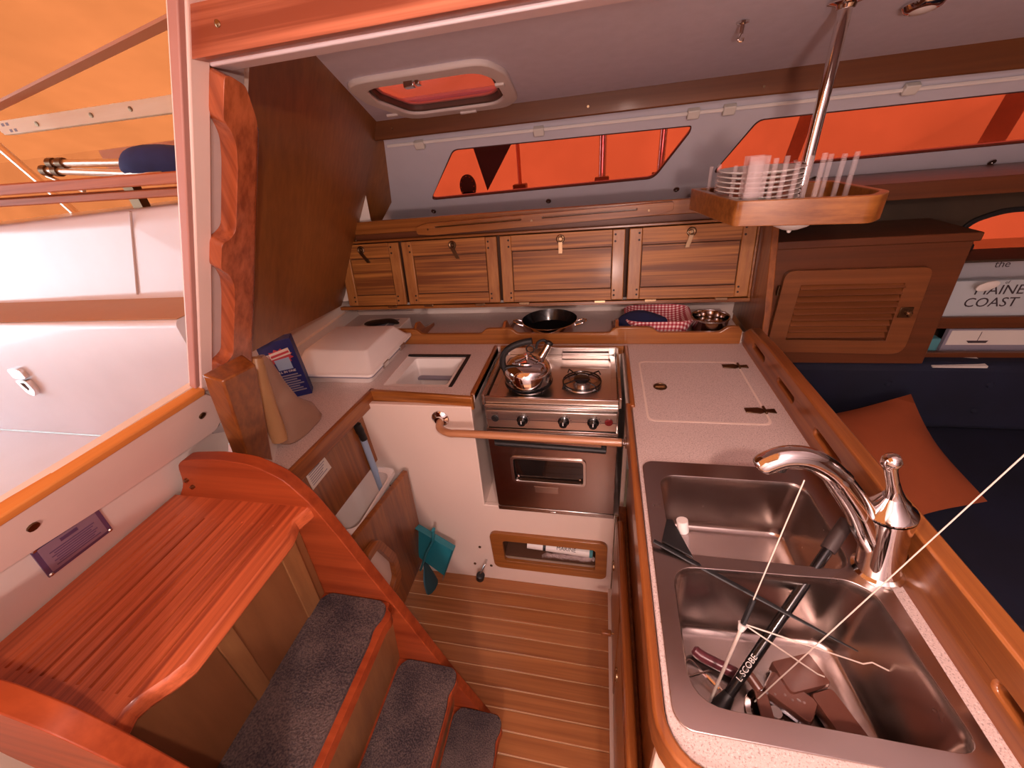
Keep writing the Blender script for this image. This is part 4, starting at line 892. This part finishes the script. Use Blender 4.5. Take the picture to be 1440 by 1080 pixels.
for i in range(9):
    o = bpy.data.objects.new('plate', pm); C.objects.link(o); o.location = (.385, 1.215, 1.4245 + (8 - i) * .0108)
    tag(o, ('white plate, %s of the nine stacked in the dish tray' % names[i]), 'plate', group='plates in the dish tray')
tu = thing('tumbler', 'clear plastic tumbler upside down at the aft corner of the dish tray', 'tumbler', (.325, 1.13, 1.425))
bm = BM(); lathe(bm, [(.030, 1.470), (.030, 1.555), (.0285, 1.555), (.0285, 1.472)], (.345, 1.122, 0), 4, Matrix.Rotation(PI/4, 3, 'Z')); obj('square_top', bm, M['clear'], tu, bev=.002)
bm = BM(); lathe(bm, [(.020, 1.425), (.017, 1.545), (.015, 1.545), (.018, 1.425)], (.345, 1.122, 0), 20); obj('cup', bm, M['clear'], tu)
ps = thing('support_post', 'slim polished chrome post hanging from the cabin ceiling', 'post', (.5, 1.255, 1.43))
bm = BM(); tube(bm, [(.498, 1.245, 1.424), (.503, 1.262, 1.835)], .0135, 18); obj('tube', bm, M['chrome'], ps)
bm = BM(); lathe(bm, [(.036, 0), (.036, -.004), (.020, -.008), (.017, -.014)], (.503, 1.262, 1.824), 24); obj('flange', bm, M['chrome'], ps)
dl = thing('dome_light', 'small white dome light under the dish tray', 'lamp', (.46, 1.20, 1.411))
bm = BM(); lathe(bm, [(.052, 1.411), (.052, 1.402), (.040, 1.386), (.020, 1.377), (.006, 1.374), (.004, 1.368), (.001, 1.367)], (.475, 1.195, 0), 28, sx=1.0); obj('dome', bm, M['lamp'], dl)
def hook(x, y_, z, lab, s=1.0):
    t_ = thing('hook', lab, 'hook', (x, y_, z), None)
    bm = BM(); lathe(bm, [(.014*s, 0), (.014*s, -.004*s), (.006*s, -.006*s), (.005*s, -.022*s)], (x, y_, z), 14); obj('base', bm, M['chrome'], t_)
    bm = BM(); tube(bm, smoothpath([(x, y_, z-.02*s), (x-.004*s, y_, z-.032*s), (x+.004*s, y_, z-.036*s), (x+.006*s, y_, z-.03*s)], 3), .003*s, 8); obj('tip', bm, M['chrome'], t_)
hook(.31, 1.294, 1.820, 'small chrome hook on the ceiling aft of the post')
hook(.575, 1.20, 1.411, 'small bronze hook under the forward end of the dish tray', .8)
sl = thing('spot_light', 'round chrome ceiling spot light forward of the post', 'lamp', (.689, 1.348, 1.81))
bm = BM(); lathe(bm, [(.036, 0), (.038, -.006), (.032, -.014), (.026, -.016)], (.685, 1.335, 1.812), 28, aim((0, .17, 1))); obj('bezel', bm, M['chrome'], sl)
bm = BM(); lathe(bm, [(.027, -.012), (.020, -.018), (.001, -.021)], (.685, 1.335, 1.812), 24, aim((0, .17, 1))); obj('lens', bm, M['lamp'], sl)

# deck hatch
hh = thing('deck_hatch', 'rounded white framed hatch with red-lit lens in the cabin ceiling', 'hatch', (-.5, 1.46, 1.79))
obj('frame', plate(BM(), hp, [hi], -.014, .002, CE), M['white'], hh, bev=.005, seg=3)
h3 = sh(hp, .78, .68)
obj('gasket', plate(BM(), sh(hp, .825, .745), [h3], -.006, .018, CE), plain('hatch_seal', '#5A4036', .6), hh, bev=.003)
obj('lens', plate(BM(), sh(hp, .80, .72), [], .017, .020, CE), M['hatchpane'], hh)
obj('lens_rim', plate(BM(), sh(hp, .78, .68), [sh(hp, .745, .63)], .010, .017, CE), plain('hatch_rim', '#C07068', .3), hh, bev=.003)
bm = BM(); box(bm, -.545, -.515, 1.300, 1.318, -.028, -.006, CE); box(bm, -.512, -.498, 1.302, 1.322, -.024, -.006, CE); obj('latch', bm, M['chrome'], hh, bev=.002)
for x, y_, a, b_ in ((-.725, 1.585, .02, .008), (-.298, 1.43, .014, .01), (-.47, 1.665, .03, .006)):
    bm = BM(); box(bm, x - a, x + a, y_ - b_, y_ + b_, -.020, -.012, CE); obj('catch', bm, M['white'], hh, bev=.002)
bm = BM(); box(bm, -.47, -.42, 1.36, 1.40, .036, .060, CE); obj('hinge_block', bm, plain('hinge_block', '#6A2A2A', .5), hh, bev=.003)

# cabin lamp behind the camera, then an added fill lamp
cl = thing('cabin_light', 'round white dome light on the cabin ceiling behind the viewer', 'lamp', (LAMP_POS[0], LAMP_POS[1], 1.93))
bm = BM(); lathe(bm, [(.07, 1.935), (.07, 1.915), (.062, 1.905)], (LAMP_POS[0], LAMP_POS[1], 0), 28); obj('base', bm, M['lamp'], cl)
ld_ = bpy.data.lights.new('cabin_bulb', 'POINT'); ld_.energy = LAMP_W; ld_.color = LAMP_COL; ld_.shadow_soft_size = .02
lo_ = bpy.data.objects.new('cabin_bulb', ld_); C.objects.link(lo_); lo_.location = LAMP_POS
cl = thing('cabin_light', 'added fill lamp hung on the starboard side of the cabin, out of view', 'lamp', (FILL_POS[0], FILL_POS[1], 1.86))  # added out of view to lift the lockers, whites and ceiling
bm = BM(); lathe(bm, [(.03, 1.86), (.03, 1.84), (.012, 1.83), (.012, 1.52), (.03, 1.515)], (FILL_POS[0], FILL_POS[1], 0), 20); obj('base', bm, M['lamp'], cl)
ld_ = bpy.data.lights.new('fill_light', 'POINT'); ld_.energy = FILL_W; ld_.color = FILL_COL; ld_.shadow_soft_size = .07
lo_ = bpy.data.objects.new('fill_light', ld_); C.objects.link(lo_); lo_.location = FILL_POS

# ================================================================ SALOON
stt = thing('settee', 'dark navy upholstered settee in the saloon beyond the worktop', 'settee', (1.6, 1.3, 0))
obj('back_cushion', box(BM(), .56, 3.19, 1.60, 1.70, .46, .765), M['settee'], stt, bev=.03, seg=3)
obj('seat_cushion', box(BM(), .56, 3.19, .75, 1.66, .32, .45), M['settee'], stt, bev=.03, seg=3)
obj('base', box(BM(), .56, 3.19, .80, 1.66, 0, .32), M['sal'], stt)
bm = BM()
for x in [.8 + .33*i for i in range(8)]:
    for z in (.56, .68): lathe(bm, [(.014, 0), (.010, .006), (.002, .008)], (x, 1.599, z), 10, aim((0, -1, 0)))
obj('button', bm, M['settee'], stt)
bm = BM(); A_, B_, C_, D_ = Vector((.60, 1.42, .60)), Vector((1.17, 1.53, .675)), Vector((1.27, 1.19, .475)), Vector((.80, .95, .475))
nn = 12; top = []; bot = []
nz = (B_ - A_).cross(D_ - A_).normalized(); nz = nz if nz.z > 0 else -nz
for i in range(nn + 1):
    for j in range(nn + 1):
        u, v = i/nn, j/nn; e = (math.sin(PI*u) * math.sin(PI*v)) ** .45; pin = .06*math.sin(PI*u)*abs(v-.5)*2 + .06*math.sin(PI*v)*abs(u-.5)*2
        uu, vv = u + (.5-u)*pin*2*(1 if True else 0), v + (.5-v)*pin*2
        p = A_.lerp(B_, uu).lerp(D_.lerp(C_, uu), vv)
        top.append(bm.verts.new(p + nz*.06*e)); bot.append(bm.verts.new(p - nz*.05*e))
for i in range(nn):
    for j in range(nn):
        k = lambda a, b_: a*(nn+1) + b_
        bm.faces.new((top[k(i,j)], top[k(i+1,j)], top[k(i+1,j+1)], top[k(i,j+1)])); bm.faces.new((bot[k(i,j)], bot[k(i,j+1)], bot[k(i+1,j+1)], bot[k(i+1,j)]))
bmesh.ops.remove_doubles(bm, verts=bm.verts[:], dist=.0005)
tag(obj('cushion', bm, M['cushion'], smooth=80, at=(1.0, 1.2, .45)), 'rust brown square cushion leaning on the navy settee', 'cushion')
lk = thing('louvred_locker', 'dark teak saloon locker with a louvred door', 'locker', (.9, 1.7, .76))
obj('carcass', hexa(BM(), [(.58, 1.605, .765), (1.215, 1.605, .765), (1.215, 1.845, .765), (.58, 1.845, .765)], [(.58, 1.605, 1.245), (1.19, 1.605, 1.245), (1.19, 1.845, 1.245), (.58, 1.845, 1.245)]), M['sal'], lk, bev=.003)
obj('top_moulding', box(BM(), .575, 1.20, 1.592, 1.85, 1.222, 1.250), M['sal'], lk, bev=.004)
do_ = rpoly([(.655, 1.148), (1.10, 1.145), (1.125, .815), (.655, .825)], [.03, .03, .05, .02], 5); di_ = [(.715, 1.095), (1.035, 1.092), (1.050, .872), (.715, .878)]
dr = obj('door', plate(BM(), do_, [di_], 1.585, 1.603, XZ), M['salv'], lk, bev=.003)
obj('door_back', plate(BM(), di_, [], 1.600, 1.604, XZ), M['sal'], dr)
for i in range(9):
    z = .888 + i * .0238
    bm = BM(); hexa(bm, [(.716, 1.580, z), (1.040, 1.580, z), (1.040, 1.600, z + .018), (.716, 1.600, z + .018)], [(.716, 1.584, z - .003), (1.040, 1.584, z - .003), (1.040, 1.601, z + .017), (.716, 1.601, z + .017)])
    obj('slat', bm, M['salv'], dr)
bm = BM(); box(bm, 1.052, 1.092, 1.581, 1.585, .965, 1.005); obj('latch_plate', bm, M['bronze'], dr, bev=.002)
bm = BM(); lathe(bm, [(.008, 0), (.008, .004), (.005, .008), (.010, .014), (.006, .018)], (1.076, 1.581, .984), 14, aim((0, -1, 0))); obj('knob', bm, M['brass'], dr)
for z in (.865, 1.075): bm = BM(); tube(bm, [(.648, 1.592, z - .018), (.648, 1.592, z + .018)], .005, 8); obj('hinge', bm, M['bronze'], dr)
bs = thing('book_shelf', 'dark teak two-tier book shelf forward of the louvred locker', 'shelf', (1.6, 1.75, .76))
obj('fiddle', box(BM(), 1.205, 2.4, 1.690, 1.705, .872, .918), M['sal'], bs, bev=.003)
obj('shelf_board', box(BM(), 1.205, 2.4, 1.700, 1.848, .880, .888), M['sal'], bs)
obj('lower_fiddle', box(BM(), 1.22, 2.4, 1.66, 1.68, .750, .785), M['sal'], bs, bev=.003)
obj('lower_board', box(BM(), 1.22, 2.4, 1.68, 1.848, .757, .765), M['sal'], bs)
obj('upper_ledge', box(BM(), 1.195, 2.4, 1.70, 1.848, 1.120, 1.128), M['dark'], bs)
bk1 = thing('book', 'pale hardback lettered MAINE COAST on the saloon shelf', 'book', (1.42, 1.72, .89))
obj('cover', box(BM(), 1.275, 1.56, 1.712, 1.735, .889, 1.050), plain('book_cover', '#B8C0C4', .5), bk1, bev=.002)
text('title', 'MAINE', .050, (1.345, 1.7115, 1.013), (1, 0, 0), (0, 0, 1), M['ink'], bk1, ax='LEFT')
text('title', 'COAST', .050, (1.330, 1.7115, .966), (1, 0, 0), (0, 0, 1), M['ink'], bk1, ax='LEFT')
text('title', 'of', .016, (1.43, 1.7115, 1.042), (1, 0, 0), (0, 0, 1), M['ink'], bk1)
bk2 = thing('book', 'pale book standing behind the MAINE COAST hardback, showing script lettering', 'book', (1.42, 1.76, .89))
obj('cover', box(BM(), 1.30, 1.56, 1.765, 1.785, .889, 1.116), plain('book_cover2', '#A8A8AC', .5), bk2, bev=.002)
text('title', 'the', .036, (1.43, 1.7645, 1.092), (1, 0, 0), (0, 0, 1), M['ink'], bk2)
bm = BM(); lathe(bm, [(.036, 0), (.036, .006), (.030, .008)], (1.340, 1.67, 1.045), 24, Matrix.Rotation(math.radians(-20), 3, 'Y') @ aim((0, -1, .1)), sx=.9, sy=.42); tag(obj('oval_disc', bm, M['paper'], at=(1.365, 1.67, 1.035)), 'pale oval disc hanging in front of the MAINE COAST book', 'disc')
bk3 = thing('picture_book', 'pale book with a harbour picture lying on the lower saloon shelf', 'book', (1.45, 1.72, .766))
obj('cover', box(BM(), 1.32, 1.64, 1.700, 1.715, .766, .866), M['grey'], bk3)
bm = BM(); box(bm, 1.33, 1.60, 1.6985, 1.700, .80, .86); obj('print', bm, M['paper'], bk3)
bm = BM(); hexa(bm, [(1.39, 1.698, .818), (1.46, 1.698, .818), (1.455, 1.698, .808), (1.40, 1.698, .808)], [(1.39, 1.699, .818), (1.46, 1.699, .818), (1.455, 1.699, .808), (1.40, 1.699, .808)]); box(bm, 1.424, 1.426, 1.698, 1.699, .818, .855); obj('boat_print', bm, M['ink'], bk3)
bm = BM(); box(bm, 1.265, 1.305, 1.69, 1.73, .766, .83); tag(obj('small_jar', bm, M['teal2'], bev=.006, at=(1.28, 1.71, .766)), 'small dull green jar at the aft end of the lower saloon shelf', 'jar')
bm = BM(); hexa(bm, [(1.25, 1.60, .752), (1.42, 1.60, .752), (1.42, 1.68, .757), (1.25, 1.68, .757)], [(1.25, 1.60, .756), (1.42, 1.60, .760), (1.42, 1.68, .768), (1.25, 1.68, .765)]); tag(obj('papers', bm, M['paper'], at=(1.33, 1.64, .752)), 'white papers spilling over the edge of the lower saloon shelf', 'paper')

# ================================================================ COCKPIT
bm = BM(); box(bm, -4.2, -1.12, -1.0, .90, .76, .79); struct('floor_cockpit', bm, M['gelout']).name = 'floor.001'
bm = BM()
prof = [(.90, .79), (.90, 1.255), (.91, 1.270), (1.12, 1.270), (1.135, 1.285), (1.165, 1.53), (1.18, 1.56), (1.20, 1.566), (1.55, 1.566), (1.55, .79)]
prof = rpoly(prof, .012, 3)
def prism_x(bm, pr, x0, x1, dz=0):
    return loft(bm, [[(x0, p[0], p[1] - (dz if p[1] > 1.4 else 0)) for p in pr], [(x1, p[0], p[1]) for p in pr]], True, True)
prism_x(bm, prof, -4.2, -1.245, .05)
cs_ = thing('cockpit_seat', 'white moulded cockpit seat and coaming outside the companionway', 'seat', (-2.5, 1.2, .79)); obj('moulding', bm, M['gelout'], cs_, smooth=30)
bm = BM(); tube(bm, [(-1.53, 1.163, 1.555), (-1.56, 1.160, 1.50), (-1.66, 1.132, 1.285)], .004, 6); obj('seam', bm, M['ash'], cs_)
bm = BM(); box(bm, -4.2, -1.245, .912, 1.118, 1.2705, 1.274); obj('seat_panel', bm, plain('seat_nonskid', '#C09878', .6), cs_, bev=.002)
la = thing('seat_latch', 'chrome toggle latch on the front of the cockpit seat', 'latch', (-2.07, .9, 1.05))
bm = BM(); plate(bm, rrect(-2.105, -2.04, 1.06, 1.10, .01, 3), [], .886, .90, XZ); obj('keeper', bm, M['chrome'], la, bev=.003)
bm = BM(); plate(bm, rpoly([(-2.10, 1.055), (-2.045, 1.055), (-2.04, 1.01), (-2.065, .985), (-2.09, 1.0)], .01), [rpoly([(-2.085, 1.045), (-2.06, 1.045), (-2.058, 1.02), (-2.07, 1.012)], .005)], .882, .90, XZ); obj('loop', bm, M['chrome'], la, bev=.003)
for z0, z1, y0, lab in ((1.628, 1.662, 1.150, 'upper teak coaming board outside the companionway'), (1.590, 1.616, 1.20, 'lower teak coaming board outside the companionway')):
    bm = BM(); hexa(bm, [(-4.2, y0, z0 + .07), (-1.08, y0, z0 - .014), (-1.08, y0 + .10, z0 - .014), (-4.2, y0 + .10, z0 + .07)], [(-4.2, y0, z1 + .07), (-1.08, y0, z1 - .014), (-1.08, y0 + .10, z1 - .014), (-4.2, y0 + .10, z1 + .07)])
    tag(obj('coaming_board', bm, wood('coaming_teak%d' % int(z0*100), '#98502E', '#C87848', 'x', rough=.6, coat=0), bev=.004, at=(-2, y0, z0)), lab, 'board', group='coaming boards')
bm = BM()
for x in (-3.2, -2.3, -1.55): box(bm, x - .02, x + .02, 1.21, 1.24, 1.56, 1.66)
struct('coaming_posts', bm, M['bronze']).name = 'trim_10'
# awning frame and gear under the cover
pb = thing('pine_board', 'pale pine batten board carrying the orange cover over the cockpit', 'board', (-2, 1.8, 1.92))
obj('plank', hexa(BM(), [(-2.86, 1.79, 1.895), (-1.0, 1.79, 1.872), (-1.0, 1.83, 1.872), (-2.86, 1.83, 1.895)], [(-2.90, 1.79, 1.952), (-1.0, 1.79, 1.940), (-1.0, 1.83, 1.940), (-2.90, 1.83, 1.952)]), M['pine'], pb, bev=.003)
for x in (-2.62, -2.28, -2.05):
    bm = BM(); lathe(bm, [(.010, 0), (.010, .003), (.003, .004)], (x, 1.79, 1.918), 10, aim((0, -1, 0))); obj('bolt', bm, M['bronze'], pb)
bm = BM()
for i, (x, z) in enumerate(((-2.83, 1.935), (-2.80, 1.935), (-2.80, 1.908), (-2.77, 1.908))): box(bm, x - .008, x + .008, 1.789, 1.790, z - .006, z + .006)
obj('stamp', bm, M['grey'], pb)
tubes = [('slanting awning strut at the aft end of the cockpit', [(-2.75, 1.6, 2.0), (-2.49, 1.6, 1.64), (-2.40, 1.6, 1.50)], .016),
         ('upper horizontal awning tube behind the cockpit rail', [(-2.40, 1.6, 1.745), (-1.86, 1.6, 1.705)], .015),
         ('lower horizontal awning tube behind the cockpit rail', [(-2.46, 1.6, 1.722), (-1.80, 1.58, 1.655)], .015),
         ('short awning brace below the slanting strut', [(-2.46, 1.6, 1.70), (-2.30, 1.6, 1.625)], .008)]
for lab, pts, r_ in tubes:
    bm = BM(); tube(bm, pts, r_, 12); t_ = obj('awning_tube', bm, M['tubeo'], at=pts[0]); tag(t_, lab, 'tube', group='awning tubes')
    if r_ == .015:
        for k in (.0, .1):
            p = Vector(pts[0]).lerp(Vector(pts[1]), k); b2 = BM(); tube(b2, [p, p + (Vector(pts[1]) - p).normalized()*.03], r_ * 1.5, 12); obj('clamp', b2, M['bronze'], t_)
bm = BM(); tube(bm, smoothpath([(-2.00, 1.62, 1.66), (-1.96, 1.62, 1.70), (-1.85, 1.63, 1.70), (-1.72, 1.64, 1.685), (-1.55, 1.66, 1.66)], 5), [.03, .045, .05, .052, .055, .06, .063, .066, .068, .068, .068, .068, .067, .066, .065, .06, .06, .05, .045, .04, .03], 16); tag(obj('cover_bag', bm, plain('blue_bag', '#2A3A7C', .8, mottled=.15, noise_bump=.3), at=(-1.8, 1.63, 1.6)), 'bundled royal blue cloth seen past the edge of the companionway', 'bag')
bm = BM(); tube(bm, smoothpath([(-2.36, 1.7, 1.64), (-2.2, 1.7, 1.66), (-2.05, 1.7, 1.64)], 4), [.01, .02, .028, .032, .034, .032, .028, .02, .01], 10); tag(obj('dark_bundle', bm, M['navy'], at=(-2.2, 1.7, 1.62)), 'low dark bundle lying behind the teak coaming board', 'bundle')
# outside the windows
for x, z0, r_, lab in ((-.418, 1.30, .022, 'flat brown pole behind the aft window beside the pennant'), (.002, 1.30, .018, 'bright tube with a foot in the middle of the aft window'), (.279, 1.30, .017, 'bright tube behind the forward corner of the aft window')):
    p_ = thing('stanchion', lab, 'pole', (x, 2.3, z0), 'stanchions outside the aft window')
    bm = BM(); tube(bm, [(x, 2.3, z0), (x + .005, 2.3, 1.95)], r_, 12, sq=(1, .4) if x < -.4 else None); obj('tube', bm, M['chrome2'] if x > -.4 else plain('brown_pole', '#B86A3A', .5), p_)
    bm = BM(); box(bm, x - .035, x + .035, 2.27, 2.33, z0 + .10, z0 + .145); obj('foot', bm, M['bronze'], p_, bev=.004)
bm = plate(BM(), [(-.660, 1.70), (-.435, 1.70), (-.445, 1.626), (-.592, 1.428), (-.610, 1.50)], [], 2.28, 2.284, XZ); tag(obj('pennant', bm, M['black'], at=(-.55, 2.28, 1.6)), 'black triangular flap hanging outside the aft window', 'flag')
od_ = thing('oval_fitting', 'dark oval deck fitting with a ring of bright studs outside the aft window', 'fitting', (-.70, 2.2, 1.44))
bm = plate(BM(), [(-.672 + .042*math.cos(i*PI/12), 1.462 + .056*math.sin(i*PI/12)) for i in range(24)], [], 2.19, 2.21, XZ); box(bm, -.705, -.645, 2.19, 2.21, 1.36, 1.44); obj('plate', bm, M['black'], od_, bev=.003)
bm = BM()
for i in range(9): lathe(bm, [(.005, 0), (.003, .004)], (-.672 + .034*math.cos(math.radians(-30 + i*30)), 2.19, 1.462 + .047*math.sin(math.radians(-30 + i*30))), 8, aim((0, -1, 0)))
obj('stud', bm, M['brass'], od_)
# ribs of the cover seen through the forward window
for x0, x1, lab in ((.83, .88, 'dark rib of the cover just forward of the dish tray'), (1.60, 1.68, 'broad dark rib of the cover at the forward end of the window'), (1.86, 1.90, 'narrow dark rib of the cover at the edge of the picture')):
    bm = plate(BM(), [(x0, 1.2), (x1, 1.2), (x1 + .12, 2.0), (x0 + .12, 2.0)], [], 2.40, 2.43, XZ); tag(obj('cover_rib', bm, M['rib'], at=(x0, 2.4, 1.5)), lab, 'rib', group='ribs of the cover')

# the orange cover over the whole boat
cv_ = thing('boat_cover', 'orange fabric cover tented over the boat, glowing with daylight', 'cover', (-1, 0, 2.7))
def sheet(name, a, b_, c_, d_):
    bm = BM(); n1, n2 = 14, 10; g = [[None]*(n2+1) for _ in range(n1+1)]
    a, b_, c_, d_ = map(Vector, (a, b_, c_, d_)); nn_ = (b_-a).cross(d_-a).normalized()
    for i in range(n1+1):
        for j in range(n2+1):
            u, v = i/n1, j/n2; p = a.lerp(b_, u).lerp(d_.lerp(c_, u), v)
            e = 0 if i in (0, n1) or j in (0, n2) else .012*math.sin(i*2.1 + j)*math.cos(j*1.7)
            g[i][j] = bm.verts.new(p + nn_*e)
    for i in range(n1):
        for j in range(n2): bm.faces.new((g[i][j], g[i+1][j], g[i+1][j+1], g[i][j+1]))
    return obj(name, bm, M['canvas'], cv_, smooth=80)
sheet('port_roof', (-5.5, 0, 2.75), (4, 0, 2.75), (4, 2.5, 1.75+.1), (-5.5, 2.5, 1.75+.1))
sheet('starboard_roof', (-5.5, 0, 2.75), (4, 0, 2.75), (4, -2.5, 1.85), (-5.5, -2.5, 1.85))
sheet('port_side', (-5.5, 2.5, 1.85), (4, 2.5, 1.85), (4, 2.5, 0), (-5.5, 2.5, 0))
sheet('starboard_side', (-5.5, -2.5, 1.85), (4, -2.5, 1.85), (4, -2.5, 0), (-5.5, -2.5, 0))
sheet('forward_end', (4, -2.5, 1.85), (4, 2.5, 1.85), (4, 2.5, 0), (4, -2.5, 0))
bm = BM(); hexa(bm, [(-3.2, 1.86, 1.985), (-1.0, 1.48, 2.135), (-1.0, 1.52, 2.125), (-3.2, 1.90, 1.975)], [(-3.2, 1.86, 1.995), (-1.0, 1.48, 2.145), (-1.0, 1.52, 2.135), (-3.2, 1.90, 1.985)]); obj('seam_tape', bm, plain('seam_tape', '#C08058', .6), cv_)
bm = BM(); box(bm, -3.2, -1.0, 2.44, 2.47, 1.70, 1.84); obj('hem', bm, plain('hem_tape', '#B86A34', .7), cv_)
